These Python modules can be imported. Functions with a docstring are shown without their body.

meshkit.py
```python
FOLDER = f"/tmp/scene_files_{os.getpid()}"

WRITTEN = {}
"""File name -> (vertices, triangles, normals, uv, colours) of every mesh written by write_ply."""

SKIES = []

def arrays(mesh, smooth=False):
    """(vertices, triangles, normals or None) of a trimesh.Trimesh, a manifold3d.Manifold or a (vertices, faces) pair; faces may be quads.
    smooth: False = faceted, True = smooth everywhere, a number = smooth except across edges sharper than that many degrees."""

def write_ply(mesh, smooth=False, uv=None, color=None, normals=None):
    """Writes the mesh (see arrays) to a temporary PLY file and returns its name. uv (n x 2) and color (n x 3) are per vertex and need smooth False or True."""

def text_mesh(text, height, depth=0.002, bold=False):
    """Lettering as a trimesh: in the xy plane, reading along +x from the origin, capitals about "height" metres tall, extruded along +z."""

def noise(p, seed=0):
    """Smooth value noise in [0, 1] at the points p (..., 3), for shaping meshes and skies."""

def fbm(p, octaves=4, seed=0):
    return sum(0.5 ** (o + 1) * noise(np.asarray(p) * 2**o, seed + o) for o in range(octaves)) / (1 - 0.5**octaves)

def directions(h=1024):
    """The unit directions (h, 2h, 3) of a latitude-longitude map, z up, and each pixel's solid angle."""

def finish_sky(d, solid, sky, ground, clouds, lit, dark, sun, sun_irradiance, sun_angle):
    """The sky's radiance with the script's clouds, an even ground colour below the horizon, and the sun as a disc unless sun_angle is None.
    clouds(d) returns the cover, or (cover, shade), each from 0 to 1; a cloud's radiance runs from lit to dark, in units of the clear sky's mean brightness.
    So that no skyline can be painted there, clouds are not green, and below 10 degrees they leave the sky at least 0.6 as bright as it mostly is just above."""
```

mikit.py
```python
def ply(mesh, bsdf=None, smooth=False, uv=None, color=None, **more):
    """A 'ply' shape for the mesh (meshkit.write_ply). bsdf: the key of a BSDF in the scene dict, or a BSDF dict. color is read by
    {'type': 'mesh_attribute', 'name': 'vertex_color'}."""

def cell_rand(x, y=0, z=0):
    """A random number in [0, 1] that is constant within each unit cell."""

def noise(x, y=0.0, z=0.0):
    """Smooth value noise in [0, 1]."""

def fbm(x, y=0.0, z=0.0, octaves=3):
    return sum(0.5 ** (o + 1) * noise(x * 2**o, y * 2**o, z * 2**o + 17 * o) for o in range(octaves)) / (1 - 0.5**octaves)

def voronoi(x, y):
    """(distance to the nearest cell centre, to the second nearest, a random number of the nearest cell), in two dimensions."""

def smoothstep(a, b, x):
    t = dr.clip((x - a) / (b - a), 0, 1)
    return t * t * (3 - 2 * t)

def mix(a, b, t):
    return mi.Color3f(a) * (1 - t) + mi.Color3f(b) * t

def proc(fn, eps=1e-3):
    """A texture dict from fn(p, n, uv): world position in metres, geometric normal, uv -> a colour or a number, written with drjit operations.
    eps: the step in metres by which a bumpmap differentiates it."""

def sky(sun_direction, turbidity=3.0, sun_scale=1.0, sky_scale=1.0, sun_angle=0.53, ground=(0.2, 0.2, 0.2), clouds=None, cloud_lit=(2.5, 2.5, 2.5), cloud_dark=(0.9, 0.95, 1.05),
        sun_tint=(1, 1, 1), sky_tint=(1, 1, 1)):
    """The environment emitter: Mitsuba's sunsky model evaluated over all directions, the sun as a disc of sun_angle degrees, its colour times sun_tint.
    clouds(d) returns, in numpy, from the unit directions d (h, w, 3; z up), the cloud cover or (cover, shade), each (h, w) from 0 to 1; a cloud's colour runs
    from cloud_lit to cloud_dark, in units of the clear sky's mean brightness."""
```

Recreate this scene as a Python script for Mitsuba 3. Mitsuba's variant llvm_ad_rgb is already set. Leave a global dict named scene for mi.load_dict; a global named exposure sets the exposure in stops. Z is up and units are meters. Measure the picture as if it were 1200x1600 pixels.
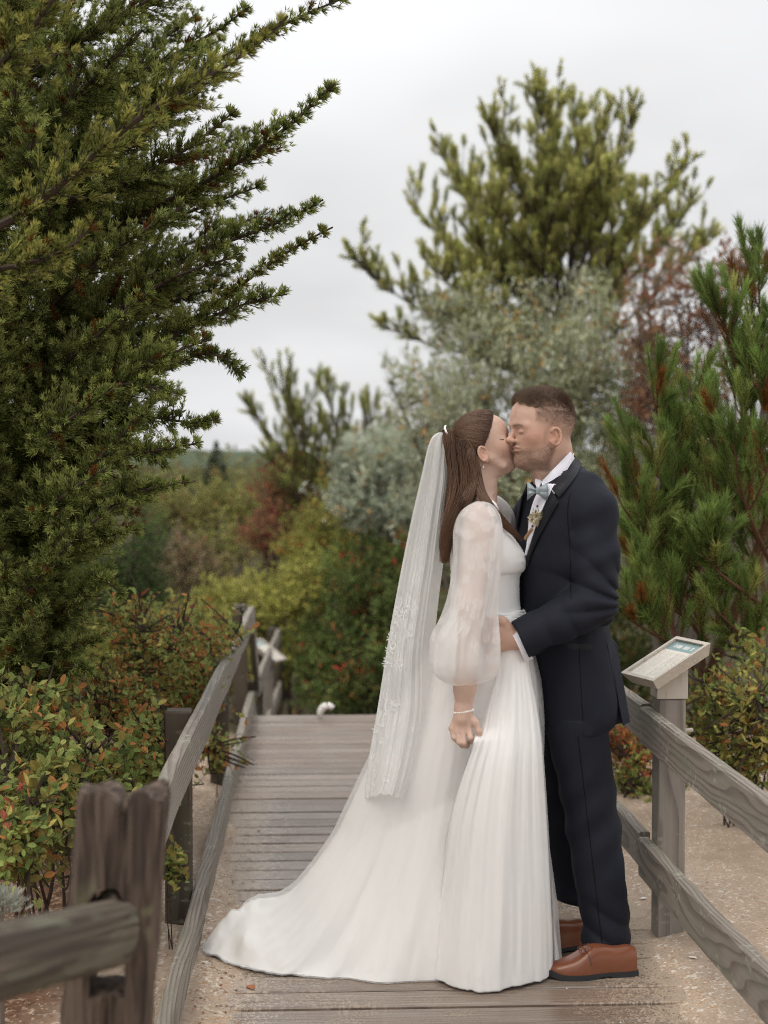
import math
import numpy as np
import trimesh
import drjit as dr
import mitsuba as mi
import mikit
import meshkit
from mikit import proc, noise, fbm, voronoi, smoothstep, mix, cell_rand
from scipy.interpolate import PchipInterpolator, CubicSpline

# ---------------------------------------------------------------- camera, sky, exposure
EYE = 1.63                      # metres above the deck
FOCAL = 2400.0                  # in pixels of the 1200 x 1600 photograph
YAW, PITCH = math.atan(110 / FOCAL), math.atan(85 / FOCAL)
CAM = np.array([0.0, 0.0, EYE])
FWD = np.array([math.sin(YAW) * math.cos(PITCH), math.cos(YAW) * math.cos(PITCH), -math.sin(PITCH)])
RIGHT = np.array([math.cos(YAW), -math.sin(YAW), 0.0])
UP = np.cross(RIGHT, FWD)
Y0 = 4.86                       # distance of the couple along the boardwalk
FOCUS = 4.80
exposure = 2.6
scene, labels = {'type': 'scene'}, {}
scene['camera'] = {
    'type': 'thinlens', 'fov': math.degrees(2 * math.atan(600 / FOCAL)), 'fov_axis': 'x',
    'aperture_radius': 0.0105, 'focus_distance': FOCUS, 'near_clip': 0.05, 'far_clip': 6000.0,
    'to_world': mi.ScalarTransform4f().look_at(origin=CAM.tolist(), target=(CAM + FWD).tolist(), up=UP.tolist())}


def overcast(d):
    """A closed grey cloud deck, brighter towards the zenith as overcast skies are, with soft broken billows."""
    el = np.clip(d[..., 2], 0, 1)
    q = d[..., :2] / (el[..., None] + 0.22)
    n = meshkit.fbm(np.concatenate([q * 1.6, np.zeros_like(el)[..., None]], -1), 4, 3)
    n2 = meshkit.fbm(np.concatenate([q * 4.2 + 9, np.zeros_like(el)[..., None]], -1), 3, 8)
    shade = 0.80 - 0.80 * el ** 1.15 + 0.34 * (n - 0.5) + 0.12 * (n2 - 0.5)
    return np.ones_like(el), np.clip(shade, 0, 1)


scene['sky'] = mikit.sky((-0.45, -0.55, 0.95), turbidity=3.0, sun_scale=0.13, sun_angle=32, sun_tint=(0.97, 1.0, 1.05), clouds=overcast,
                         cloud_lit=(2.72, 2.73, 2.75), cloud_dark=(1.13, 1.135, 1.15), ground=(0.16, 0.15, 0.12))


def W(px, py, y):
    """The point of the vertical plane at distance y that the photograph shows at pixel (px, py)."""
    px, py, y = (np.asarray(v, float) for v in (px, py, y))
    r = FWD * FOCAL + RIGHT * (px[..., None] - 600) - UP * (py[..., None] - 800)
    return CAM + r * (y / r[..., 1])[..., None]


def Q(px, py, dy=0.0):
    return W(np.asarray(px, float), np.asarray(py, float), Y0 + np.asarray(dy, float))


def G(px, py, z=0.0):
    """The point at height z that the photograph shows at (px, py)."""
    r = FWD * FOCAL + RIGHT * (px - 600) - UP * (py - 800)
    return CAM + r * ((z - EYE) / r[2])


# ---------------------------------------------------------------- mesh helpers
def unit(v):
    return v / np.maximum(np.linalg.norm(v, axis=-1, keepdims=True), 1e-12)


def numbered(name):
    if name not in scene and not any(k.startswith(name + '__') for k in scene):
        return name
    i = 1
    while f'{name}_{i:03d}' in scene or any(k.startswith(f'{name}_{i:03d}__') for k in scene):
        i += 1
    return f'{name}_{i:03d}'


COUNT = {}


def put(name, mesh, bsdf, parent=None, smooth=False, **kw):
    """One entry of the scene; a repeat of a key takes the next number."""
    base = f'{parent}__{name}' if parent else name
    n = COUNT.get(base, 0)
    key = base if n == 0 else f'{base}_{n:03d}'
    COUNT[base] = n + 1
    scene[key] = mikit.ply(mesh, bsdf, smooth=smooth, **kw)
    return key


def share(name, shape, parent, to_world=None):
    base = f'{parent}__{name}' if parent else name
    n = COUNT.get(base, 0)
    key = base if n == 0 else f'{base}_{n:03d}'
    COUNT[base] = n + 1
    scene[key] = {**shape, 'to_world': mi.ScalarTransform4f(to_world)} if to_world is not None else dict(shape)
    return key


def thing(name):
    """The key that the parts of a thing of several entries start with."""
    n = COUNT.get(name, 0)
    COUNT[name] = n + 1
    return name if n == 0 else f'{name}_{n:03d}'


def tag(key, label=None, category=None, group=None, kind=None):
    labels[key] = {k: v for k, v in (('label', label), ('category', category), ('group', group), ('kind', kind)) if v}


def cat(meshes):
    """Concatenate (v, f) or (v, f, c)."""
    vs, fs, cs, o = [], [], [], 0
    for m in meshes:
        vs.append(m[0]); fs.append(np.asarray(m[1]) + o); o += len(m[0])
        if len(m) > 2:
            cs.append(m[2])
    return (np.vstack(vs), np.vstack(fs), np.vstack(cs)) if cs else (np.vstack(vs), np.vstack(fs))


def spline(pts, n, closed=False):
    pts = np.asarray(pts, float)
    d = np.r_[0, np.cumsum(np.linalg.norm(np.diff(pts, axis=0), axis=1))]
    t = np.linspace(0, d[-1], n)
    if len(pts) < 3:
        return np.stack([np.interp(t, d, pts[:, k]) for k in range(pts.shape[1])], -1)
    return CubicSpline(d, pts, axis=0)(t)


def curve(xs, ys):
    f = PchipInterpolator(np.asarray(xs, float), np.asarray(ys, float), axis=0)
    return lambda t: f(np.clip(t, xs[0], xs[-1]))


def tubes(P, R, sides=5, cap=True):
    """Tubes along the polylines P (S, N, 3) with radii R (S, N): vertices, triangles."""
    P = np.asarray(P, float)
    if P.ndim == 2:
        P = P[None]
    S, N = P.shape[:2]
    R = np.broadcast_to(np.asarray(R, float), (S, N))
    T = unit(np.gradient(P, axis=1))
    ref = np.where(np.abs(T[:, :1, 2:3]) < 0.9, [0, 0, 1.0], [1.0, 0, 0])
    A = unit(np.cross(T, np.broadcast_to(ref, T.shape)))
    B = np.cross(T, A)
    a = np.arange(sides) / sides * 2 * np.pi
    V = P[:, :, None] + R[..., None, None] * (np.cos(a)[:, None] * A[:, :, None] + np.sin(a)[:, None] * B[:, :, None])
    i = np.arange(N - 1)[:, None] * sides
    k = np.arange(sides)[None]
    k2 = (k + 1) % sides
    f = np.concatenate([np.stack([i + k, i + k2, i + sides + k2], -1).reshape(-1, 3), np.stack([i + k, i + sides + k2, i + sides + k], -1).reshape(-1, 3)])
    if cap:
        fan = np.array([[0, j + 1, j] for j in range(1, sides - 1)])
        f = np.vstack([f, fan, fan[:, ::-1] + (N - 1) * sides])
    F = (f[None] + (np.arange(S) * N * sides)[:, None, None]).reshape(-1, 3)
    return V.reshape(-1, 3), F


def grid_faces(m, n, closed=False):
    i = np.arange(m - 1)[:, None] * n
    k = np.arange(n if closed else n - 1)[None]
    k2 = (k + 1) % n
    return np.concatenate([np.stack([i + k, i + k2, i + n + k2], -1).reshape(-1, 3), np.stack([i + k, i + n + k2, i + n + k], -1).reshape(-1, 3)])


def grid_mesh(V, closed=False):
    m, n = V.shape[:2]
    return V.reshape(-1, 3), grid_faces(m, n, closed)


def slab(V, thick):
    """A sheet V (m, n, 3) with a thickness: front, back and rim in one closed mesh."""
    m, n = V.shape[:2]
    N = unit(np.cross(np.gradient(V, axis=1), np.gradient(V, axis=0)))
    Bk = V + N * thick
    f = grid_faces(m, n)
    o = m * n
    rim = np.r_[np.arange(n), np.arange(2, m) * n - 1, np.arange(n)[::-1] + (m - 1) * n, np.arange(m - 2, 0, -1) * n]
    r2 = np.roll(rim, -1)
    side = np.vstack([np.stack([rim, r2, r2 + o], -1), np.stack([rim, r2 + o, rim + o], -1)])
    return np.vstack([V.reshape(-1, 3), Bk.reshape(-1, 3)]), np.vstack([f[:, ::-1], f + o, side])


def box(lo, hi, bevel=0.004):
    """A box with chamfered edges (hull of its 24 corner points)."""
    lo, hi = np.asarray(lo, float), np.asarray(hi, float)
    c, h = (lo + hi) / 2, (hi - lo) / 2
    b = min(bevel, h.min() * 0.45)
    s = np.array([[x, y, z] for x in (-1, 1) for y in (-1, 1) for z in (-1, 1)], float)
    pts = np.vstack([s * (h - b * np.array(m)) for m in ([0, 1, 1], [1, 0, 1], [1, 1, 0])]) + c
    return trimesh.convex.convex_hull(pts)


def beam(a, b, width, height, up=(0, 0, 1), bevel=0.005, wob=0.0, seed=0):
    """A sawn board from a to b, subdivided and slightly crooked when wob > 0."""
    a, b = np.asarray(a, float), np.asarray(b, float)
    L = np.linalg.norm(b - a)
    t = (b - a) / L
    s = unit(np.cross(t, np.asarray(up, float)))
    u = np.cross(s, t)
    n = max(2, int(L / 0.12) + 1)
    w, h, c = width / 2, height / 2, bevel
    prof = np.array([[-w + c, -h], [w - c, -h], [w, -h + c], [w, h - c], [w - c, h], [-w + c, h], [-w, h - c], [-w, -h + c]])
    x = np.linspace(0, L, n)
    P = a + t * x[:, None]
    off = wob * (meshkit.fbm(np.stack([x * 1.5, np.full(n, seed * 7.3), np.zeros(n)], -1), 2) - 0.5)
    V = (P + s * off[:, None])[:, None] + prof[:, 0][None, :, None] * s + prof[:, 1][None, :, None] * u
    V += (meshkit.noise(np.stack(np.broadcast_arrays(x[:, None] * 9, np.arange(8)[None] * 3.1 + seed * 11, 0.5), -1))[..., None] - 0.5) * (0.006 if wob else 0) * u
    v, f = grid_mesh(V, True)
    fan = np.array([[0, j, j + 1] for j in range(1, 7)])
    f = np.vstack([f, fan[:, ::-1], fan + (n - 1) * 8])
    m = trimesh.Trimesh(v, f, process=False)
    m.fix_normals()
    return m


def leaf_shapes(kind):
    if kind == 'needle':      # along y, in the xy plane
        return np.array([[0, 0, 0], [-.5, .35, 0], [0, 1, 0], [.5, .35, 0]], float), np.array([[0, 3, 2], [0, 2, 1]])
    if kind == 'diamond':
        return np.array([[0, 0, 0], [-.5, .5, .12], [0, 1, 0], [.5, .5, .12]], float), np.array([[0, 3, 2], [0, 2, 1]])
    # oval with a folded midrib and a bent tip
    v = np.array([[0, 0, 0], [-.32, .22, .10], [-.5, .52, .14], [-.36, .8, .08], [0, 1, -.10], [.36, .8, .08], [.5, .52, .14], [.32, .22, .10], [0, .3, .0], [0, .7, -.02]], float)
    f = np.array([[0, 8, 1], [1, 8, 2], [2, 8, 9], [2, 9, 3], [3, 9, 4], [4, 9, 5], [5, 9, 6], [6, 9, 8], [6, 8, 7], [7, 8, 0]])
    return v, f


def leaves(kind, pos, d, nrm, L, Wd, col):
    """Many leaves: positions, directions, normals, lengths, widths, colours."""
    tv, tf = leaf_shapes(kind)
    d = unit(d)
    s = unit(np.cross(d, nrm))
    n = np.cross(s, d)
    L, Wd = np.broadcast_to(L, len(pos)), np.broadcast_to(Wd, len(pos))
    V = pos[:, None] + tv[None, :, 0:1] * (s * Wd[:, None])[:, None] + tv[None, :, 1:2] * (d * L[:, None])[:, None] + tv[None, :, 2:3] * (n * Wd[:, None])[:, None]
    F = tf[None] + (np.arange(len(pos)) * len(tv))[:, None, None]
    return V.reshape(-1, 3), F.reshape(-1, 3), np.repeat(col, len(tv), 0)


def put_col(name, m, bsdf, parent=None, smooth=False):
    return put(name, (m[0], m[1]), bsdf, parent, smooth, color=m[2])


def rnd_dir(rng, n):
    return unit(rng.normal(size=(n, 3)))


# ---------------------------------------------------------------- implicit surfaces
def smin(a, b, k):
    h = np.maximum(k - np.abs(a - b), 0) / k
    return np.minimum(a, b) - h * h * k * 0.25


class Field:
    """A distance grid: solids are blended in, then meshed by surface nets."""

    def __init__(self, xs, ys, zs):
        self.ax = [np.asarray(v, np.float32) for v in (xs, ys, zs)]
        self.D = np.full([len(v) for v in self.ax], 0.2, np.float32)

    def sub(self, lo, hi):
        sl = tuple(slice(max(0, np.searchsorted(a, l) - 1), min(len(a), np.searchsorted(a, h) + 1)) for a, l, h in zip(self.ax, lo, hi))
        X, Y, Z = self.ax[0][sl[0]][:, None, None], self.ax[1][sl[1]][None, :, None], self.ax[2][sl[2]][None, None, :]
        return sl, X, Y, Z

    def apply(self, fn, lo, hi, k, mode='add'):
        pad = k + 0.02
        sl, X, Y, Z = self.sub(np.asarray(lo) - pad, np.asarray(hi) + pad)
        if any(s.stop <= s.start for s in sl):
            return
        d = fn(X, Y, Z)
        D = self.D[sl]
        if mode == 'add':
            self.D[sl] = smin(D, d, max(k, 1e-4))
        elif mode == 'cut':
            self.D[sl] = -smin(-D, d, max(k, 1e-4))
        elif mode == 'shift':
            self.D[sl] = D + d

    def cone(self, a, b, ra, rb, k=0.01, mode='add', clip=None):
        a, b = np.asarray(a, np.float32), np.asarray(b, np.float32)
        ba = b - a
        L2 = float(ba @ ba) + 1e-12

        def fn(X, Y, Z):
            t = np.clip(((X - a[0]) * ba[0] + (Y - a[1]) * ba[1] + (Z - a[2]) * ba[2]) / L2, 0, 1)
            d = np.sqrt((X - a[0] - t * ba[0]) ** 2 + (Y - a[1] - t * ba[1]) ** 2 + (Z - a[2] - t * ba[2]) ** 2) - (ra + (rb - ra) * t)
            if clip is not None:
                d = np.maximum(d, clip(X, Y, Z))
            return d
        r = max(ra, rb)
        self.apply(fn, np.minimum(a, b) - r, np.maximum(a, b) + r, k, mode)

    def chain(self, pts, rs, k=0.01):
        for i in range(len(pts) - 1):
            self.cone(pts[i], pts[i + 1], rs[i], rs[i + 1], k)

    def ell(self, c, r, k=0.01, R=None, mode='add'):
        c, r = np.asarray(c, np.float32), np.asarray(r, np.float32)
        R = np.eye(3, dtype=np.float32) if R is None else np.asarray(R, np.float32)

        def fn(X, Y, Z):
            x, y, z = X - c[0], Y - c[1], Z - c[2]
            q = [(R[0, i] * x + R[1, i] * y + R[2, i] * z) / r[i] for i in range(3)]
            k0 = np.sqrt(q[0] ** 2 + q[1] ** 2 + q[2] ** 2)
            k1 = np.sqrt((q[0] / r[0]) ** 2 + (q[1] / r[1]) ** 2 + (q[2] / r[2]) ** 2)
            return k0 * (k0 - 1) / np.maximum(k1, 1e-6)
        e = np.sqrt(((R * r) ** 2).sum(1))
        self.apply(fn, c - e, c + e, k, mode)

    def loft(self, rows, k=0.01, p=2.0, axis=2):
        """rows: (z, cx, hx, cy, hy); a stack of superellipses."""
        rows = np.asarray(sorted(rows), float)
        z = rows[:, 0]
        fs = [PchipInterpolator(z, rows[:, i]) for i in range(1, 5)]

        def fn(X, Y, Z):
            zz = np.clip(Z.ravel(), z[0], z[-1])
            cx, hx, cy, hy = (f(zz).astype(np.float32)[None, None] for f in fs)
            q = (np.abs((X - cx) / hx) ** p + np.abs((Y - cy) / hy) ** p) ** (1 / p)
            return np.maximum((q - 1) * np.minimum(hx, hy), np.maximum(Z - z[-1], z[0] - Z))
        lo = [(rows[:, 1] - rows[:, 2]).min(), (rows[:, 3] - rows[:, 4]).min(), z[0]]
        hi = [(rows[:, 1] + rows[:, 2]).max(), (rows[:, 3] + rows[:, 4]).max(), z[-1]]
        self.apply(fn, lo, hi, k)

    def mesh(self, smooth=0):
        D = self.D
        s = D < 0
        n = np.array(D.shape)
        c = s[:-1, :-1, :-1].astype(np.int8)
        tot = np.zeros(n - 1, np.int8)
        for a in (0, 1):
            for b in (0, 1):
                for e in (0, 1):
                    tot += s[a:n[0] - 1 + a, b:n[1] - 1 + b, e:n[2] - 1 + e]
        act = np.argwhere((tot > 0) & (tot < 8))
        index = np.full(n - 1, -1, np.int32)
        index[tuple(act.T)] = np.arange(len(act))
        corner = np.array([[a, b, e] for a in (0, 1) for b in (0, 1) for e in (0, 1)])
        val = np.stack([D[tuple((act + o).T)] for o in corner], 1)
        pos = np.zeros((len(act), 3))
        cnt = np.zeros(len(act))
        for i in range(8):
            for j in range(i + 1, 8):
                if np.abs(corner[i] - corner[j]).sum() != 1:
                    continue
                m = (val[:, i] < 0) != (val[:, j] < 0)
                t = np.where(m, val[:, i] / np.where(m, val[:, i] - val[:, j], 1), 0)
                pos += m[:, None] * (corner[i] + t[:, None] * (corner[j] - corner[i]))
                cnt += m
        loc = pos / cnt[:, None]
        V = np.stack([self.ax[k][act[:, k]] + loc[:, k] * (self.ax[k][np.minimum(act[:, k] + 1, n[k] - 1)] - self.ax[k][act[:, k]]) for k in range(3)], 1)
        faces = []
        for k in range(3):
            o = [(k + 1) % 3, (k + 2) % 3]
            lo = [slice(1, n[i] - 1) if i in o else slice(0, n[i] - 1) for i in range(3)]
            hi = list(lo)
            hi[k] = slice(1, n[k])
            A, B = s[tuple(lo)], s[tuple(hi)]
            e = np.argwhere(A != B)
            if not len(e):
                continue
            inside = A[tuple(e.T)]
            for i in o:
                e[:, i] += 1
            q = []
            for da, db in ((0, 0), (-1, 0), (-1, -1), (0, -1)):
                g = e.copy()
                g[:, o[0]] += da
                g[:, o[1]] += db
                q.append(index[tuple(g.T)])
            q = np.stack(q, 1)
            q[~inside] = q[~inside][:, ::-1]
            faces.append(q)
        q = np.vstack(faces)
        f = np.vstack([q[:, [0, 1, 2]], q[:, [0, 2, 3]]])
        f = f[(f >= 0).all(1)]
        if smooth:
            V = relax(V, f, smooth)
        return V, f

    def front(self, x, z):
        """The y of the first surface met from the camera's side at (x, z)."""
        x, z = np.atleast_1d(x), np.atleast_1d(z)
        ax = self.ax
        i = np.clip(np.searchsorted(ax[0], x) - 1, 0, len(ax[0]) - 2)
        k = np.clip(np.searchsorted(ax[2], z) - 1, 0, len(ax[2]) - 2)
        u = np.clip((x - ax[0][i]) / (ax[0][i + 1] - ax[0][i]), 0, 1)[:, None]
        v = np.clip((z - ax[2][k]) / (ax[2][k + 1] - ax[2][k]), 0, 1)[:, None]
        col = (self.D[i, :, k] * (1 - u) + self.D[i + 1, :, k] * u) * (1 - v) + (self.D[i, :, k + 1] * (1 - u) + self.D[i + 1, :, k + 1] * u) * v
        hit = col < 0
        j = np.maximum(np.argmax(hit, 1), 1)
        r = np.arange(len(x))
        a, b = col[r, j - 1], col[r, j]
        y = ax[1][j - 1] + (ax[1][j] - ax[1][j - 1]) * np.clip(a / np.where(a == b, 1, a - b), 0, 1)
        return np.where(hit.any(1), y, np.nan)

    def on(self, px, py, off=0.0, guess=0.0):
        """Points of the surface seen at the pixels (px, py), moved off towards the camera."""
        px, py = np.broadcast_arrays(np.asarray(px, float), np.asarray(py, float))
        shp = px.shape
        px, py = px.ravel(), py.ravel()
        y = np.full(len(px), Y0 + guess)
        for _ in range(5):
            p = W(px, py, y)
            g = self.front(p[:, 0], p[:, 2])
            bad = np.isnan(g)
            if bad.any() and not bad.all():
                g[bad] = np.interp(np.flatnonzero(bad), np.flatnonzero(~bad), g[~bad])
            elif bad.all():
                g[:] = Y0 + guess
            y = g
        return W(px, py, y - off).reshape(shp + (3,))


def relax(V, f, n):
    from scipy.sparse import coo_matrix
    i = np.concatenate([f[:, 0], f[:, 1], f[:, 2], f[:, 1], f[:, 2], f[:, 0]])
    j = np.concatenate([f[:, 1], f[:, 2], f[:, 0], f[:, 0], f[:, 1], f[:, 2]])
    A = coo_matrix((np.ones(len(i)), (i, j)), (len(V),) * 2).tocsr()
    A.data[:] = 1
    d = np.maximum(np.asarray(A.sum(1)).ravel(), 1)[:, None]
    for it in range(n):
        for lam in (0.5, -0.52):
            V = V + lam * (A @ V / d - V)
    return V


def rot(axis, deg):
    return trimesh.transformations.rotation_matrix(math.radians(deg), axis)[:3, :3]

# ---------------------------------------------------------------- materials
def rgb(*c):
    return {'type': 'rgb', 'value': list(c)}


def mat(key, color, rough=0.6, spec=0.4, bump=None, bump_scale=1.0, **kw):
    b = {'type': 'principled', 'base_color': color, 'roughness': rough, 'specular': spec, **kw}
    if bump is not None:
        b = {'type': 'bumpmap', 'tex': bump, 'scale': bump_scale, 'nested': b}
    scene[key] = {'type': 'twosided', 'bsdf': b}


VC = {'type': 'mesh_attribute', 'name': 'vertex_color'}


def grain(p, ax, seed_axis=None):
    """(ring pattern, fine fibre, blotches) of sawn softwood that grows along axis ax."""
    c = [p.x, p.y, p.z]
    l = c[ax]
    a, b = [c[i] for i in range(3) if i != ax]
    board = cell_rand(dr.floor(seed_axis), 3, 5) if seed_axis is not None else mi.Float(0.37)
    w = (fbm(l * 1.7 + board * 40, a * 7, b * 7) - 0.5) * 0.07
    a0, b0 = a - 0.03 + w + (noise(l * 0.8 + board * 90) - 0.5) * 0.16, b + w * 0.6 + board * 0.13
    r = dr.sqrt(a0 * a0 + b0 * b0 + 1e-6) * (62 + 25 * board)
    g = r - dr.floor(r)
    ring = smoothstep(0.35, 0.9, g) * (1 - smoothstep(0.93, 1.0, g))
    fibre = noise(l * 9 + board * 13, a * 330, b * 330)
    return ring, fibre, fbm(l * 3.1, a * 22, b * 22 + board * 9), board


PLANK = 0.1405


def plank_id(p):
    return p.y / PLANK


def plank_color(p, n, uv):
    ring, fib, blot, board = grain(p, 0, plank_id(p))
    streak = fbm(p.x * 2.5 + board * 30, p.y * 120, 0.0)
    c = mix((0.215, 0.168, 0.134), (0.105, 0.078, 0.061), 0.5 * ring + 0.5 * fib * blot)
    c = mix(c, (0.30, 0.275, 0.25), smoothstep(0.5, 0.8, streak) * 0.55)
    c = mix(c, (0.17, 0.105, 0.070), smoothstep(0.35, 0.8, fbm(p.x * 1.6 + board * 7, p.y * 3, 4.0)) * 0.55)
    c = c * (0.74 + 0.42 * board)
    # grains of sand trodden onto the boards
    sandy = smoothstep(0.50, 0.75, fbm(p.x * 3.2 + 7, p.y * 4.5, 1.0)) * smoothstep(0.52, 0.75, noise(p.x * 160, p.y * 160, 2.0))
    c = mix(c, (0.36, 0.28, 0.21), sandy * 0.55)
    # sand that drifts in from both edges, grain by grain
    wob = 0.16 * (fbm(p.x * 3.0, p.y * 3.0, 6.0) - 0.5)
    edge = dr.minimum(p.x + 0.31 + wob, 1.09 - p.x + wob)
    grain_ = noise(p.x * 230, p.y * 230, 5.0) + 0.6 * (noise(p.x * 70, p.y * 70, 8.0) - 0.5)
    drift = smoothstep(-0.08, 0.08, grain_ - 0.22 - edge / 0.30) * smoothstep(8.0, 6.6, p.y)
    return mix(c, mix((0.44, 0.355, 0.275), (0.31, 0.24, 0.18), noise(p.x * 210, p.y * 210, 1.0)), drift * 0.9)


def plank_rough(p, n, uv):
    return mi.Float(0.14 + 0.34 * fbm(p.x * 2.3, p.y * 6.0, 3.0))


def plank_bump(p, n, uv):
    board = cell_rand(dr.floor(plank_id(p)), 3, 5)
    return (noise(p.x * 9 + board * 13, p.y * 330, 0.5) * 0.0009 + fbm(p.x * 3, p.y * 90, 2.0) * 0.0016 - 0.002 * smoothstep(0.78, 0.86, fbm(p.x * 1.1 + board * 50, p.y * 75, 0.0)))


mat('mat_plank', proc(plank_color), proc(plank_rough), 0.65, proc(plank_bump, 5e-4), 1.0)


def gray_wood(ax, light, dark, green):
    def color(p, n, uv):
        ring, fib, blot, _ = grain(p, ax)
        c = mix(light, dark, 0.62 * ring + 0.38 * fib)
        c = mix(c, green, smoothstep(0.45, 0.75, blot) * 0.5)
        lich = smoothstep(0.60, 0.72, noise(p.x * 70, p.y * 70, p.z * 70)) * smoothstep(0.5, 0.7, fbm(p.x * 9, p.y * 9, p.z * 9))
        return mix(c, (0.34, 0.35, 0.29), lich * 0.5)

    def bump(p, n, uv):
        ring, fib, blot, _ = grain(p, ax)
        return -0.0012 * ring + 0.0012 * fib

    return color, bump


col_, bmp_ = gray_wood(1, (0.245, 0.215, 0.185), (0.115, 0.096, 0.080), (0.15, 0.155, 0.115))
mat('mat_rail', proc(col_), 0.62, 0.35, proc(bmp_, 8e-4))
col_, bmp_ = gray_wood(2, (0.30, 0.265, 0.235), (0.16, 0.138, 0.120), (0.20, 0.195, 0.16))
mat('mat_post', proc(col_), 0.7, 0.3, proc(bmp_, 8e-4))
col_, bmp_ = gray_wood(2, (0.095, 0.073, 0.054), (0.036, 0.027, 0.020), (0.070, 0.068, 0.042))
mat('mat_dark_post', proc(col_), 0.65, 0.3, proc(bmp_, 8e-4))


def old_post_color(p, n, uv):
    fib = fbm(p.x * 120, p.y * 120, p.z * 5)
    big = fbm(p.x * 22, p.y * 22, p.z * 4 + 3)
    c = mix((0.125, 0.092, 0.072), (0.036, 0.026, 0.021), smoothstep(0.3, 0.7, fib))
    c = mix(c, (0.045, 0.033, 0.027), smoothstep(0.55, 0.72, big) * 0.7)
    moss = smoothstep(0.56, 0.68, fbm(p.x * 35 + 5, p.y * 35, p.z * 14)) * smoothstep(0.45, 0.65, noise(p.x * 9, p.y * 9, p.z * 5 + 2))
    return mix(c, (0.17, 0.165, 0.10), moss * 0.75)


def old_bump(p, n, uv):
    return fbm(p.x * 130, p.y * 130, p.z * 6) * 0.006


mat('mat_old_post', proc(old_post_color), 0.8, 0.25, proc(old_bump, 1e-3))


def split_rail_color(p, n, uv):
    # uv.y runs round the rail, uv.x along it (metres)
    fib = fbm(uv.x * 4, uv.y * 150, 1.0)
    big = fbm(uv.x * 2.2, uv.y * 16, 5.0)
    c = mix((0.135, 0.112, 0.085), (0.050, 0.039, 0.030), smoothstep(0.3, 0.72, fib))
    c = mix(c, (0.052, 0.044, 0.034), smoothstep(0.5, 0.7, big) * 0.6)
    return mix(c, (0.165, 0.165, 0.12), smoothstep(0.55, 0.7, fbm(uv.x * 9, uv.y * 30, 9.0)) * 0.5)


def split_bump(p, n, uv):
    return fbm(uv.x * 5, uv.y * 150, 1.0) * 0.005


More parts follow.
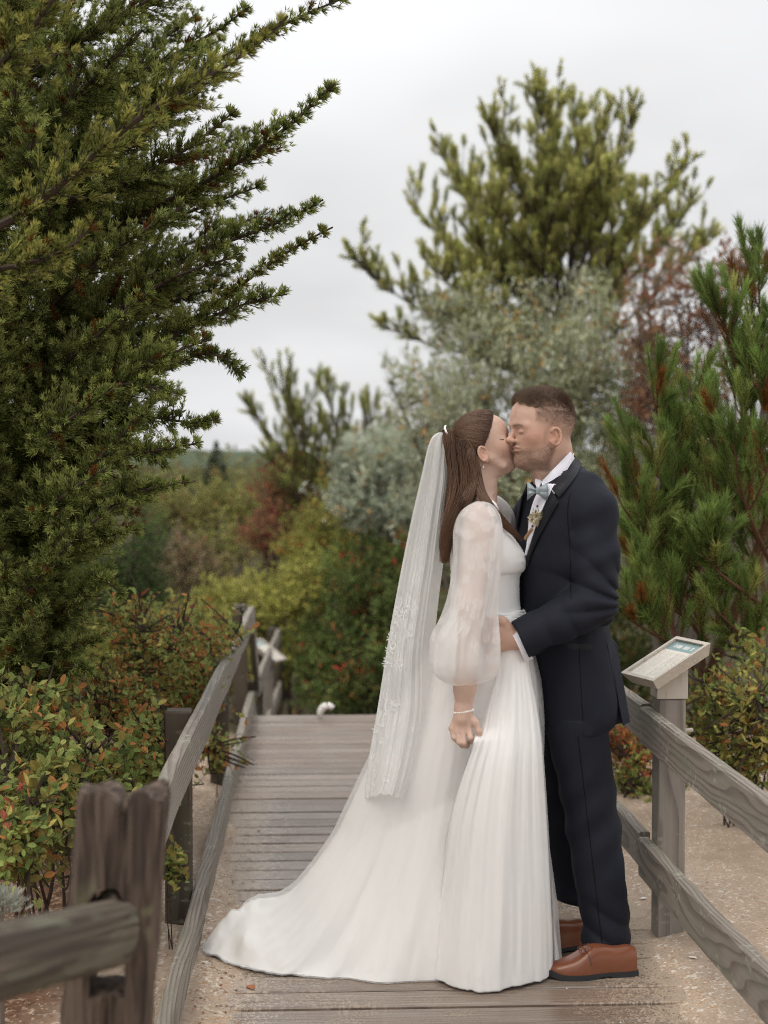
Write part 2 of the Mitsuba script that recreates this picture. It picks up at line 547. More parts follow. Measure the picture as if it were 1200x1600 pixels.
mat('mat_split_rail', proc(split_rail_color), 0.75, 0.25, proc(split_bump, 1e-3))


def ground_color(p, n, uv):
    """Sand with shell grit along the boardwalk, fallen pine litter on the left, leaf mould under the shrubs."""
    g1 = noise(p.x * 210, p.y * 210, 1.0)
    g2 = noise(p.x * 90, p.y * 90, 4.0)
    f = fbm(p.x * 2.2, p.y * 2.2, 0.0, 4)
    sand = mix((0.46, 0.372, 0.292), (0.335, 0.258, 0.195), g1)
    sand = mix(sand, (0.56, 0.50, 0.43), smoothstep(0.74, 0.84, g2))
    sand = mix(sand, (0.36, 0.20, 0.10), smoothstep(0.78, 0.86, noise(p.x * 120 + 7, p.y * 120, 9.0)) * 0.8)
    sand = mix(sand, (0.27, 0.205, 0.155), smoothstep(0.42, 0.75, f) * 0.65)
    lit = mix((0.17, 0.088, 0.052), (0.075, 0.045, 0.030), fbm(p.x * 60, p.y * 95, 2.0))
    lit = mix(lit, (0.34, 0.25, 0.18), smoothstep(0.66, 0.8, g2) * 0.7)
    wob = (fbm(p.x * 3.3, p.y * 3.3, 7.0) - 0.5)
    left = smoothstep(-0.52, -0.86, p.x + 0.5 * wob)
    c = mix(sand, lit, left)
    mould = mix((0.075, 0.060, 0.034), (0.030, 0.032, 0.014), fbm(p.x * 5, p.y * 5, 3.0))
    edge = dr.maximum(smoothstep(8.1, 9.4, p.y + 1.2 * wob), smoothstep(-1.4, -2.2, p.x + wob))
    return mix(c, mould, edge)


def ground_bump(p, n, uv):
    return noise(p.x * 210, p.y * 210, 1.0) * 0.0028 + fbm(p.x * 38, p.y * 38, 2.0) * 0.012


mat('mat_ground', proc(ground_color), 0.9, 0.2, proc(ground_bump, 1e-3))
mat('mat_ridge', rgb(0.085, 0.105, 0.070), 1.0, 0.0)
mat('mat_pebble', VC, 0.7, 0.3)
mat('mat_bark', rgb(0.060, 0.044, 0.034), 0.9, 0.2)
mat('mat_bark_red', rgb(0.105, 0.055, 0.032), 0.9, 0.2)
mat('mat_bark_gray', rgb(0.13, 0.11, 0.095), 0.9, 0.2)
scene['mat_leaf'] = {'type': 'principledthin', 'base_color': VC, 'roughness': 0.5, 'diff_trans': 0.8, 'spec_trans': 0.0}
scene['mat_needle'] = {'type': 'principledthin', 'base_color': VC, 'roughness': 0.5, 'diff_trans': 0.75, 'spec_trans': 0.0}
mat('mat_berry', rgb(0.36, 0.42, 0.42), 0.6, 0.3)

mat('mat_skin', VC, 0.48, 0.42)
mat('mat_hair', VC, 0.38, 0.45)


def suit_color(p, n, uv):
    t = noise(p.x * 700, p.y * 700, p.z * 700)
    return mix((0.0072, 0.0088, 0.0158), (0.0125, 0.0146, 0.0240), t)


mat('mat_suit', proc(suit_color), 0.72, 0.22, sheen=0.10, sheen_tint=0.3)
mat('mat_lapel', rgb(0.0068, 0.0078, 0.0118), 0.55, 0.3, sheen=0.1)
mat('mat_piping', rgb(0.020, 0.022, 0.028), 0.4, 0.4)
mat('mat_seam', rgb(0.003, 0.0035, 0.005), 0.8, 0.2)
mat('mat_shirt', rgb(0.74, 0.75, 0.84), 0.7, 0.3)
mat('mat_button', rgb(0.10, 0.035, 0.03), 0.4, 0.5)


def bow_color(p, n, uv):
    return mix((0.29, 0.345, 0.37), (0.205, 0.25, 0.275), noise(uv.x * 60, uv.y * 3, 0.0))


mat('mat_bow', proc(bow_color), 0.38, 0.5, sheen=0.3)


def leather_color(p, n, uv):
    return mix((0.205, 0.070, 0.033), (0.145, 0.047, 0.023), fbm(p.x * 14, p.y * 14, p.z * 14))


mat('mat_leather', proc(leather_color), 0.28, 0.5)
mat('mat_sole', rgb(0.022, 0.023, 0.026), 0.6, 0.4)
mat('mat_satin', rgb(0.82, 0.82, 0.815), 0.6, 0.35, sheen=0.2)
mat('mat_pearl', rgb(0.80, 0.77, 0.74), 0.2, 0.6)
mat('mat_gold', rgb(0.72, 0.50, 0.24), 0.3, 0.5, metallic=0.9)


def flower_lace(u, v):
    """Lace: rings of petals with eyes and small sprigs between, 1 inside the motif."""
    d1, d2, r = voronoi(u, v)
    ring = smoothstep(0.24, 0.29, d1) * (1 - smoothstep(0.35, 0.41, d1)) + (1 - smoothstep(0.08, 0.13, d1))
    e1, e2, r2 = voronoi(u * 3.1 + 5, v * 3.1)
    sprig = (1 - smoothstep(0.05, 0.14, e2 - e1)) * smoothstep(0.5, 0.6, noise(u * 0.9, v * 0.9, 3.0))
    return dr.clip(ring * smoothstep(0.2, 0.35, r) + sprig * 0.7, 0, 1)


def sheer(key, opacity, color=(0.90, 0.90, 0.895)):
    scene[key] = {'type': 'mask', 'opacity': proc(opacity) if callable(opacity) else opacity,
                  'bsdf': {'type': 'principledthin', 'base_color': rgb(*color), 'roughness': 0.6, 'diff_trans': 0.5, 'spec_trans': 0.0}}


def sleeve_opacity(p, n, uv):
    net = 0.42 + 0.10 * noise(uv.x * 420, uv.y * 420)
    folds = smoothstep(0.5, 0.8, fbm(uv.x * 26, uv.y * 4, 1.0)) * 0.22
    return dr.clip(net + folds + 0.34 * flower_lace(uv.x * 34, uv.y * 34) * smoothstep(0.30, 0.45, fbm(uv.x * 5, uv.y * 5, 8.0)), 0, 1)


def veil_opacity(p, n, uv):
    """uv in metres: x from the trimmed edge, y down from the comb."""
    net = 0.60 + 0.06 * fbm(uv.x * 40, uv.y * 2.0, 1.0)
    band = smoothstep(0.52, 0.80, uv.y) * (1 - smoothstep(0.055, 0.10, uv.x - 0.05 * smoothstep(0.8, 1.1, uv.y) + 0.05 * (noise(uv.y * 16, 3.0) - 0.5)))
    hem = 1 - smoothstep(0.004, 0.007, uv.x)
    return dr.clip(net + 0.42 * flower_lace(uv.x * 30, uv.y * 30) * band + 0.25 * hem, 0, 0.95)


sheer('mat_sleeve', sleeve_opacity)
sheer('mat_veil', veil_opacity)
sheer('mat_tulle', lambda p, n, uv: dr.clip(0.30 + 0.16 * fbm(uv.x * 60, uv.y * 2.0, 1.0) + 0.25 * flower_lace(uv.x * 16, uv.y * 16) * smoothstep(0.60, 0.75, fbm(uv.x * 3, uv.y * 3, 8.0)), 0, 1))


def box_paint(p, n, uv):
    drip = smoothstep(0.60, 0.8, fbm(p.x * 60, p.y * 60, p.z * 9)) * smoothstep(0.45, 0.7, noise(p.x * 18, p.y * 18, p.z * 14))
    return mix((0.50, 0.455, 0.395), (0.30, 0.24, 0.18), drip * 0.55)


mat('mat_sign_box', proc(box_paint), 0.5, 0.4)


def sign_print(p, n, uv):
    """A printed page: green heading at the top, a small drawing and two columns of small type on cream (uv.y up the page)."""
    c = mix((0.66, 0.62, 0.53), (0.60, 0.55, 0.46), noise(uv.x * 6, uv.y * 9))
    line = dr.abs(uv.y * 34 - dr.floor(uv.y * 34) - 0.5)
    col = dr.maximum(smoothstep(0.10, 0.11, uv.x) * (1 - smoothstep(0.44, 0.45, uv.x)), smoothstep(0.54, 0.55, uv.x) * (1 - smoothstep(0.88, 0.89, uv.x)))
    body = smoothstep(0.06, 0.07, uv.y) * (1 - smoothstep(0.70, 0.71, uv.y))
    word = smoothstep(0.25, 0.35, noise(uv.x * 46, dr.floor(uv.y * 34) * 7.7))
    c = mix(c, (0.36, 0.33, 0.29), (1 - smoothstep(0.16, 0.28, line)) * col * body * word * 0.75)
    head = smoothstep(0.765, 0.77, uv.y)
    c = mix(c, (0.165, 0.26, 0.265), head)
    title = smoothstep(0.84, 0.845, uv.y) * (1 - smoothstep(0.92, 0.925, uv.y)) * smoothstep(0.16, 0.17, uv.x) * (1 - smoothstep(0.80, 0.81, uv.x)) * smoothstep(0.35, 0.45, noise(uv.x * 26, 2.0))
    return mix(c, (0.52, 0.56, 0.53), title)


mat('mat_sign_print', proc(sign_print), 0.25, 0.5)
mat('mat_twine', rgb(0.36, 0.23, 0.13), 0.8, 0.2)

# ---------------------------------------------------------------- ground
rng = np.random.default_rng(11)
DECK_L, DECK_R = -0.44, 1.20
EDGE_L = PchipInterpolator([2.0, 4.4, 4.9, 5.5, 6.5, 7.1, 9.7], [-0.20, -0.27, -0.285, -0.285, -0.365, -0.40, -0.50])
EDGE_R = PchipInterpolator([2.0, 4.4, 5.3, 6.5, 9.7], [0.92, 1.045, 1.165, 1.21, 1.25])


def ground_z(x, y):
    x, y = np.broadcast_arrays(np.asarray(x, float), np.asarray(y, float))
    q = np.stack([x, y, np.zeros_like(x)], -1)
    s = np.clip((y - 8.9) / 9.0, 0, 1)
    z = -2.1 * s * s * (3 - 2 * s)
    z = z + 0.9 * np.clip((y - 22) / 60, 0, 1) * 0
    side = np.clip((x - 1.6) / 4, 0, 1)
    z = z + 0.30 * side * side * np.clip(1.4 - y / 22, 0, 1)
    z = z + 0.22 * np.clip((-x - 0.9) / 3, 0, 1) ** 1.5 * np.clip(1.4 - y / 22, 0, 1)
    wl, wr = (meshkit.fbm(q * 2.4, 3, 5) - 0.5) * 0.16, (meshkit.fbm(q * 2.4 + 31, 3, 6) - 0.5) * 0.16
    yy = np.clip(y, 2.0, 9.7)
    out = np.maximum(EDGE_L(yy) + wl - x, x - EDGE_R(yy) + wr)       # > 0 outside the swept strip
    drift = -0.050 + 0.066 * np.clip((out + 0.16) / 0.26, 0, 1) ** .7
    drift = np.where(y > 9.75, np.where((y < 17.6) & (x > DECK_L - .1) & (x < DECK_R + .1), -0.25, 0.0), drift)
    bumps = (meshkit.fbm(q * 3.2 + 3, 3, 2) - 0.5) * 0.05 + (meshkit.fbm(q * 14, 2, 4) - 0.5) * 0.018
    far = np.clip((y - 9) / 6, 0, 1)
    return z + drift + bumps * np.clip((out + 0.02) / 0.15, 0, 1) + far * (meshkit.fbm(q * 0.35, 3, 9) - 0.5) * 0.7


def steps(*seg):
    return np.unique(np.concatenate([np.arange(a, b, s) for a, b, s in seg]))


gx = np.r_[-3000, -900, -300, -100, -50, steps((-30, -8, 2.0), (-8, -2, 0.35), (-2, -0.9, 0.06), (-0.9, 2.2, 0.022), (2.2, 4, 0.06), (4, 9, 0.35), (9, 31, 2.0)), 50, 100, 300, 900, 3000]
gy = np.r_[-50, -10, -2, steps((0.5, 2.8, 0.15), (2.8, 7.6, 0.025), (7.6, 10, 0.06), (10, 20, 0.35), (20, 60, 2.0)), 80, 150, 400, 1200, 4000]
GX, GY = np.meshgrid(gx, gy)
gv = np.stack([GX, GY, ground_z(GX, GY)], -1)
k = put('ground', grid_mesh(gv), 'mat_ground', smooth=True)
tag(k, 'pale shell sand and leaf litter beside the boardwalk', 'ground', kind='structure')

# far wooded ridge at the horizon
rx = np.linspace(-420, 420, 180)
rid = []
for j, (yy, zz) in enumerate(((560, -12), (590, 1.0), (640, 0.0))):
    top = rx * 0 + zz + (0 if j == 0 else 5.0 * meshkit.fbm(np.stack([rx * 0.012, np.full_like(rx, j), rx * 0], -1), 4, 21) + 1.6 * meshkit.noise(np.stack([rx * 0.35, rx * 0, rx * 0], -1)))
    rid.append(np.stack([rx, np.full_like(rx, yy), top], -1))
k = put('hills', grid_mesh(np.array(rid)), 'mat_ridge', smooth=True)
tag(k, 'far blue grey wooded ridge on the horizon', 'hills', kind='structure')

# ---------------------------------------------------------------- boardwalk
deck = thing('boardwalk')
tag(deck, 'wet weathered boardwalk of grey brown cross planks', 'boardwalk', kind='structure')
y = 2.32
i = 0
while y < 9.68:
    y = (math.floor(y / PLANK + 0.5)) * PLANK
    a, b = y + 0.005 + rng.uniform(0, 0.003), y + PLANK - 0.005 - rng.uniform(0, 0.003)
    dz = rng.uniform(-0.0035, 0.0025)
    xl, xr = DECK_L + rng.uniform(-0.015, 0.01), DECK_R + rng.uniform(-0.01, 0.015)
    m = box([xl, a, -0.040 + dz], [xr, b, dz], 0.004)
    put('plank', m, 'mat_plank', deck)
    y += PLANK
    i += 1
for xx in (-0.25, 0.38, 1.0):
    put('joist', box([xx - 0.02, 2.4, -0.18], [xx + 0.02, 9.66, -0.046]), 'mat_dark_post', deck)
put('end_board', box([DECK_L, 9.684, -0.17], [DECK_R, 9.72, -0.006]), 'mat_rail', deck)
# the steps down and the lower run behind the crest
for s in range(4):
    put('step', box([DECK_L, 9.74 + 0.29 * s, -0.21 - 0.17 * s], [DECK_R, 10.01 + 0.29 * s, -0.17 - 0.17 * s]), 'mat_plank', deck)
y = 10.93
while y < 17.2:
    z = -0.78 - 0.145 * (y - 10.9)
    put('plank', box([DECK_L, y + 0.003, z - 0.04], [DECK_R, y + PLANK - 0.004, z]), 'mat_plank', deck)
    y += PLANK
put('joist', beam([-0.2, 10.9, -0.90], [-0.2, 17.2, -1.82], 0.05, 0.12), 'mat_dark_post', deck)
put('joist', beam([0.95, 10.9, -0.90], [0.95, 17.2, -1.82], 0.05, 0.12), 'mat_dark_post', deck)

# ---------------------------------------------------------------- railings
XL, XR, RH, RT = -0.382, 1.122, 0.132, 0.040


def railing(label, runs, posts):
    t = thing('wooden_railing')
    tag(t, label, 'railing', 'wooden railings of the boardwalk')
    for q, (nm, x, (ya, za), (yb, zb), h, sd) in enumerate(runs):
        xc = x - RT / 2 if x < 0 else x + RT / 2
        put(nm, beam([xc, ya, za - h / 2], [xc, yb, zb - h / 2], RT, h, wob=0.012, seed=sd, bevel=0.006), 'mat_rail', t)
    for (x0, x1, ya, yb, z0, z1, m) in posts:
        put('post', box([x0, ya, z0], [x1, yb, z1], 0.006), m, t)
        xf = x1 if x0 < 0 else x0
    return t


tl = lambda y: 0.77 + (y - 3.95) * (0.68 - 0.77) / (9.75 - 3.95)
railing('grey plank railing along the left edge of the boardwalk, nearest stretch',
        [('top_rail', XL, (3.72, tl(3.72)), (6.18, tl(6.18)), 0.135, 1), ('top_rail', XL, (6.19, tl(6.19) - .004), (8.1, tl(8.1)), 0.135, 2), ('top_rail', XL, (8.11, tl(8.11) + .003), (9.84, tl(9.84)), 0.135, 3),
         ('bottom_rail', XL, (3.74, .13), (5.9, .135), 0.125, 4), ('bottom_rail', XL, (5.91, .128), (8.3, .13), 0.125, 5), ('bottom_rail', XL, (8.31, .133), (9.85, .13), 0.125, 6)],
        [(-0.515, -0.425, 5.28, 5.37, -0.25, 0.757, 'mat_dark_post'), (-0.515, -0.425, 7.60, 7.69, -0.25, 0.72, 'mat_dark_post'), (-0.515, -0.425, 9.74, 9.83, -0.8, 0.695, 'mat_dark_post')])
railing('grey plank railing running down the steps beyond the crest of the boardwalk',
        [('stair_rail', XL, (9.86, .66), (10.93, .06), 0.13, 7), ('top_rail', XL, (10.8, .08), (17.3, -.30), 0.14, 8), ('bottom_rail', XL, (9.9, .05), (11.0, -.40), 0.12, 9), ('bottom_rail', XL, (11.02, -.42), (18.0, -1.0), 0.14, 10),
         ('stair_rail', XL, (17.32, -.30), (18.7, -.98), 0.14, 11), ('top_rail', XL, (18.5, -.86), (24.5, -1.25), 0.16, 12)],
        [(-0.515, -0.425, 10.9, 10.99, -1.6, .04, 'mat_dark_post'), (-0.515, -0.425, 14.1, 14.19, -1.9, -.13, 'mat_dark_post'), (-0.515, -0.425, 17.2, 17.29, -2.2, -.28, 'mat_dark_post'), (-0.515, -0.425, 18.6, 18.69, -2.4, -.9, 'mat_dark_post'), (-0.515, -0.425, 24.3, 24.4, -2.6, -1.25, 'mat_dark_post')])
railing('grey plank railing with bold grain along the right edge of the boardwalk',
        [('top_rail', XR, (2.5, .776), (5.215, .774), 0.128, 13), ('top_rail', XR, (5.222, .782), (8.9, .77), 0.128, 14),
         ('bottom_rail', XR, (2.5, .375), (5.225, .318), 0.135, 15), ('bottom_rail', XR, (5.232, .335), (8.9, .30), 0.125, 16)],
        [(XR + RT + .003, XR + RT + .093, 7.55, 7.64, -.25, .75, 'mat_post'), (XR + RT + .003, XR + RT + .093, 8.75, 8.84, -.25, .75, 'mat_post'), (XR + RT + .003, XR + RT + .093, 2.62, 2.71, -.25, .75, 'mat_post')])

# ---------------------------------------------------------------- reading sign on its post


def reading_sign(label, base, size, yaw, tilt, group='interpretive signs on posts', post=None):
    t = thing('information_sign')
    tag(t, label, 'sign', group)
    Rm = rot([0, 0, 1], yaw) @ rot([1, 0, 0], tilt)       # local: x across the page, y up the page, z out of it
    w, h, d, rim = size
    o = np.asarray(base, float)

    def pl(m):
        if isinstance(m, trimesh.Trimesh):
            m = (m.vertices, m.faces)
        return np.asarray(m[0]) @ Rm.T + o, m[1]
    # the tray: splayed sides, a rim and a sunk bed
    k = 0.78
    outer_b = np.array([[-w * k, -h * .90, -d], [w * k, -h * .90, -d], [w * k, h * .90, -d], [-w * k, h * .90, -d]])
    outer_t = np.array([[-w, -h, 0], [w, -h, 0], [w, h, 0], [-w, h, 0]])
    inner_t = outer_t * [(w - rim) / w, (h - rim) / h, 1]
    inner_b = inner_t + [0, 0, -0.012]
    v, f = [], []
    for a, b in ((outer_b, outer_t), (outer_t, inner_t), (inner_t, inner_b)):
        for i in range(4):
            j = (i + 1) % 4
            n = len(v)
            v += [a[i], a[j], b[j], b[i]]
            f += [[n, n + 1, n + 2], [n, n + 2, n + 3]]
    n = len(v)
    v += list(outer_b) + list(inner_b)
    f += [[n, n + 2, n + 1], [n, n + 3, n + 2], [n + 4, n + 5, n + 6], [n + 4, n + 6, n + 7]]
    put('tray', pl((np.array(v), np.array(f))), 'mat_sign_box', t)
    page = inner_b + [0, 0, 0.004]
    put('page', pl((page * [.97, .975, 1], np.array([[0, 1, 2], [0, 2, 3]]))), 'mat_sign_print', t, uv=np.array([[0, 0], [1, 0], [1, 1], [0, 1]], float))
    return t, Rm


sp = W(1045, 1070, 5.15)
sx, sy = sp[0], 5.145
key, Rm = reading_sign('cream tilted reading sign with green heading on a wooden post by the right railing',
                       W(1039, 1028, 5.12), (0.107, 0.124, 0.044, 0.015), -72, 28)
zt = W(1045, 1092, 5.10)[2]
put('post', box([sx - .047, sy - .047, -.3], [sx + .047, sy + .047, zt], 0.005), 'mat_post', key)
cap = np.array([[x, yy, z] for x, yy in ((-.052, -.052), (.052, -.052), (.052, .052), (-.052, .052)) for z in (0, 1)], float)
zc = W(1045, 1091, 5.10)[2]
cap_v = cap * [1, 1, 0] + [sx, sy, 0]
for i_, (x_, y_, s_) in enumerate(cap):
    loc = cap_v[i_][:2] - np.array([sx, sy])
    nrm = Rm[:, 2]
    cen = W(1039, 1028, 5.12)
    plane_z = cen[2] - 0.046 - (nrm[0] * (cap_v[i_][0] - cen[0]) + nrm[1] * (cap_v[i_][1] - cen[1])) / nrm[2]
    cap_v[i_, 2] = zc - .001 if s_ == 0 else plane_z
put('bracket', trimesh.convex.convex_hull(cap_v), 'mat_sign_box', key)
put('bolt', tubes(np.array([[sx + .04, sy + .01, .70], [sx + .085, sy + .01, .702]]), .007, 8), 'mat_sign_box', key)

fs = W(419, 1020, 14.0)
key, Rm2 = reading_sign('small cream reading sign leaning on the far left railing below the crest', fs + [0, 0, .03], (0.11, 0.16, 0.05, 0.02), 62, 33)
put('post', box([fs[0] - .045, fs[1] - .045, -2.0], [fs[0] + .045, fs[1] + .045, fs[2] - .03]), 'mat_post', key)

# ---------------------------------------------------------------- split rail fence, lower left
fence = thing('split_rail_fence')
tag(fence, 'old split rail fence with a mortised brown post, close at the lower left', 'fence')
FY = 2.78
tp = [W(px, 1240, FY) for px in (118, 258)]
zt = W(190, 1243, FY)[2]


def weathered_post():
    hw, hd, n = (tp[1][0] - tp[0][0]) / 2, 0.062, 48
    cx = (tp[0][0] + tp[1][0]) / 2
    zs = np.r_[np.linspace(-0.25, zt - .02, 90), zt - .012, zt - .004, zt]
    ang = np.linspace(0, 2 * np.pi, n, endpoint=False)
    rings = []
    for z in zs:
        c, s = np.cos(ang), np.sin(ang)
        r = 1 / (np.abs(c) ** 5 + np.abs(s) ** 5) ** (1 / 5)
        x, yy = r * c * hw, r * s * hd
        groove = np.exp(-((x - 0.004) / 0.008) ** 2) * 0.026 * (s < 0)
        yy = yy + groove
        rough = (meshkit.fbm(np.stack([x * 45, yy * 45, np.full(n, z * 5)], -1), 4, 3) - 0.5) * 0.026
        k = 1 - 0.05 * max(0, (z - zt + .02) / .02)
        lean = (z - zt) * 0.075
        widen = 1 + (zt - z) * 0.0
        x = x * k * widen + rough * c
        yy = yy * k + rough * s
        zz = z + (meshkit.noise(np.stack([x * 30, yy * 30, x * 0], -1), 5) - .5) * 0.03 * (z > zt - .03) - 0.035 * np.exp(-((x - .004) / .012) ** 2) * (z > zt - .03)
        rings.append(np.stack([cx + x + lean, FY + 0.06 + yy, zz], -1))
    V = np.array(rings)
    v, f = grid_mesh(V, True)
    c0, c1 = len(v), len(v) + 1
    v = np.vstack([v, V[0].mean(0), V[-1].mean(0) - [0, 0, .01]])
    k_ = np.arange(n)
    f = np.vstack([f, np.stack([np.full(n, c0), (k_ + 1) % n, k_], -1), np.stack([np.full(n, c1), k_ + (len(zs) - 1) * n, (k_ + 1) % n + (len(zs) - 1) * n], -1)])
    m = trimesh.Trimesh(v, f, process=False)
    m.fix_normals()
    import manifold3d as m3
    M = m3.Manifold(m3.Mesh(m.vertices.astype(np.float32), m.faces.astype(np.uint32)))
    h0, h1 = W(168, 1420, FY), W(168, 1385, FY)
    slot = m3.Manifold.extrude(m3.CrossSection([np.array([[-.036, -.16], [.030, -.16], [.030, .012], [.018, .034], [-.003, .042], [-.024, .034], [-.036, .010]])]), 0.6)
    slot = slot.rotate([90, 0, 0]).translate([h0[0], FY + 0.35, h1[2] - 0.045])
    if M.status() == m3.Error.NoError:
        return M - slot
    return m


put('post', weathered_post(), 'mat_old_post', fence, smooth=45)


def split_rail(a, b, ra, rb, seed, taper_end=True):
    n, m = 60, 40
    t = np.linspace(0, 1, n)
    ax = np.asarray(a)[None] + (np.asarray(b) - np.asarray(a))[None] * t[:, None]
    d = unit(np.asarray(b) - np.asarray(a))
    s = unit(np.cross(d, [0, 0, 1.0]))
    u = np.cross(s, d)
    ang = np.linspace(0, 2 * np.pi, m, endpoint=False)
    L = np.linalg.norm(np.asarray(b) - np.asarray(a))
    V, UV = [], []
    for i in range(n):
        base = 1 / (np.abs(np.cos(ang)) ** 3.2 + np.abs(np.sin(ang)) ** 3.2) ** (1 / 3.2)
        R = ra + (rb - ra) * t[i]
        end = math.sqrt(max(0.0, 1 - (1 - min(1, (1 - t[i]) * L / 0.05)) ** 2)) if taper_end else 1
        R = R * (0.30 + 0.70 * end)
        ro = 1 + 0.22 * (meshkit.fbm(np.stack([np.cos(ang) * 1.6 + seed, np.sin(ang) * 1.6, np.full(m, t[i] * L * 1.3)], -1), 3, seed) - 0.5)
        r = base * R * ro
        V.append(ax[i] + (r * np.cos(ang) * 0.72)[:, None] * s + (r * np.sin(ang))[:, None] * u)
        UV.append(np.stack([np.full(m, t[i] * L), ang / 6.28 * 0.4], -1))
    V = np.array(V)
    v, f = grid_mesh(V, True)
    k_ = np.arange(m)
    v = np.vstack([v, V[0].mean(0), V[-1].mean(0) + d * 0.012])
    f = np.vstack([f, np.stack([np.full(m, n * m), (k_ + 1) % m, k_], -1), np.stack([np.full(m, n * m + 1), k_ + (n - 1) * m, (k_ + 1) % m + (n - 1) * m], -1)])
    uv = np.vstack([np.array(UV).reshape(-1, 2), [[0, 0]], [[L, 0]]])
    tm = trimesh.Trimesh(v, f, process=False)
    tm.fix_normals()
    return (v, np.asarray(tm.faces)), uv


ra_, rb_ = W(-230, 1562, 2.05), W(198, 1452, FY - .015)
m_, uv_ = split_rail(ra_, rb_, 0.060, 0.056, 3)
put('rail', m_, 'mat_split_rail', fence, smooth=True, uv=uv_)
rc_, rd_ = W(176, 1404, FY + .075), W(230, 1330, 4.6)
m_, uv_ = split_rail(W(520, 1660, 3.5), W(176, 1412, FY + .05), 0.05, 0.034, 8)
m2_, uv2_ = split_rail(W(120, 1500, FY + .9), W(178, 1408, FY + .012), 0.05, 0.030, 8)
put('rail', m2_, 'mat_split_rail', fence, smooth=True, uv=uv2_)

# ---------------------------------------------------------------- loose things on the ground
pts = []
while len(pts) < 5200:
    x = rng.uniform(-1.1, 3.6, 4000)
    y = rng.uniform(3.4, 8.4, 4000)
    yy = np.clip(y, 2, 9.7)
    keep = ((x < EDGE_L(yy) - .01) | (x > EDGE_R(yy) + .02)) | (rng.uniform(size=4000) < 0.02)
    pts += list(np.stack([x, y], -1)[keep])
pts = np.array(pts[:5200])
r = rng.uniform(0.0012, 0.0042, len(pts)) * np.where(rng.uniform(size=len(pts)) < 0.05, 2.0, 1)
oct_v = np.array([[1, 0, 0], [-1, 0, 0], [0, 1, 0], [0, -1, 0], [0, 0, .55], [0, 0, -.55]], float)
oct_f = np.array([[0, 2, 4], [2, 1, 4], [1, 3, 4], [3, 0, 4], [2, 0, 5], [1, 2, 5], [3, 1, 5], [0, 3, 5]])
jit = rng.uniform(0.6, 1.5, (len(pts), 6, 1))
gzv = np.maximum(ground_z(pts[:, 0], pts[:, 1]), np.where((pts[:, 0] > DECK_L) & (pts[:, 0] < DECK_R), 0.0, -9))
V = (oct_v[None] * jit * r[:, None, None]) + np.stack([pts[:, 0], pts[:, 1], gzv + r * 0.2], -1)[:, None]
F = oct_f[None] + (np.arange(len(pts)) * 6)[:, None, None]
pal = np.array([[.62, .58, .52], [.72, .70, .66], [.50, .36, .22], [.36, .20, .11], [.30, .25, .20], [.55, .45, .33]])
c = pal[rng.choice(6, len(pts), p=[.24, .2, .2, .12, .12, .12])] * rng.uniform(.75, 1.1, (len(pts), 1))
k = put('gravel', (V.reshape(-1, 3), F.reshape(-1, 3)), 'mat_pebble', color=np.repeat(c, 6, 0))
tag(k, 'shell grit and small pebbles strewn over the sand', 'gravel', kind='stuff')

# fallen leaves
tv, tf = leaf_shapes('oval')
fl = [(392, 1541, .05, (.34, .13, .06), 'small rust brown leaf lying on the planks in front of the train'), (345, 1487, .04, (.36, .20, .10), 'tan leaf on the sand by the tip of the train'),
      (402, 1424, .03, (.30, .15, .07), 'tiny brown leaf on the planks above the train'), (930, 1418, .0, (.0, .0, .0), None),
      (1006, 1404, .035, (.75, .73, .70), 'white shell flake on the planks behind the near shoe'), (404, 1297, .025, (.22, .10, .05), 'dark dead leaf on the planks left of the veil'),
      (1082, 1500, .03, (.72, .68, .62), 'pale shell chip on the sand right of the railing foot'), (303, 1425, .04, (.40, .26, .14), 'dry yellow brown leaf on the sand strip left of the planks')]
for px, py, s_, c_, lab in fl:
    if lab is None:
        continue
    g = G(px, py, 0.006)
    zz = max(float(ground_z(g[0], g[1])), 0.0) + 0.004
    a_ = rng.uniform(0, 6.28)
    v = tv * [s_ * .55, s_, s_ * .35] - [0, s_ / 2, 0]
    v = v @ rot([0, 0, 1], math.degrees(a_)).T + [g[0], g[1], zz]
    white = c_[0] > .7
    k = put('shell_chip' if white else 'fallen_leaf', (v, tf), 'mat_pebble', color=np.tile(c_, (len(v), 1)))
    tag(k, lab, 'shell' if white else 'leaf')
# white curved shell at the far end of the planks
a_ = np.linspace(0, 2.3, 14)
c0 = G(508, 1119, 0.0)
arc = np.stack([c0[0] - .035 + .05 * (1 - np.cos(a_)), np.full(14, c0[1] - .05), .012 + .062 * np.sin(a_)], -1)
k = put('curved_shell', tubes(arc, .016 + .008 * np.sin(np.linspace(0.2, 3.0, 14)), 10), 'mat_pearl', smooth=True)
tag(k, 'small white curved shell lying at the far end of the planks', 'shell')

# ---------------------------------------------------------------- people
rng = np.random.default_rng(5)
MPP = Y0 / FOCAL                 # metres per photograph pixel at the couple


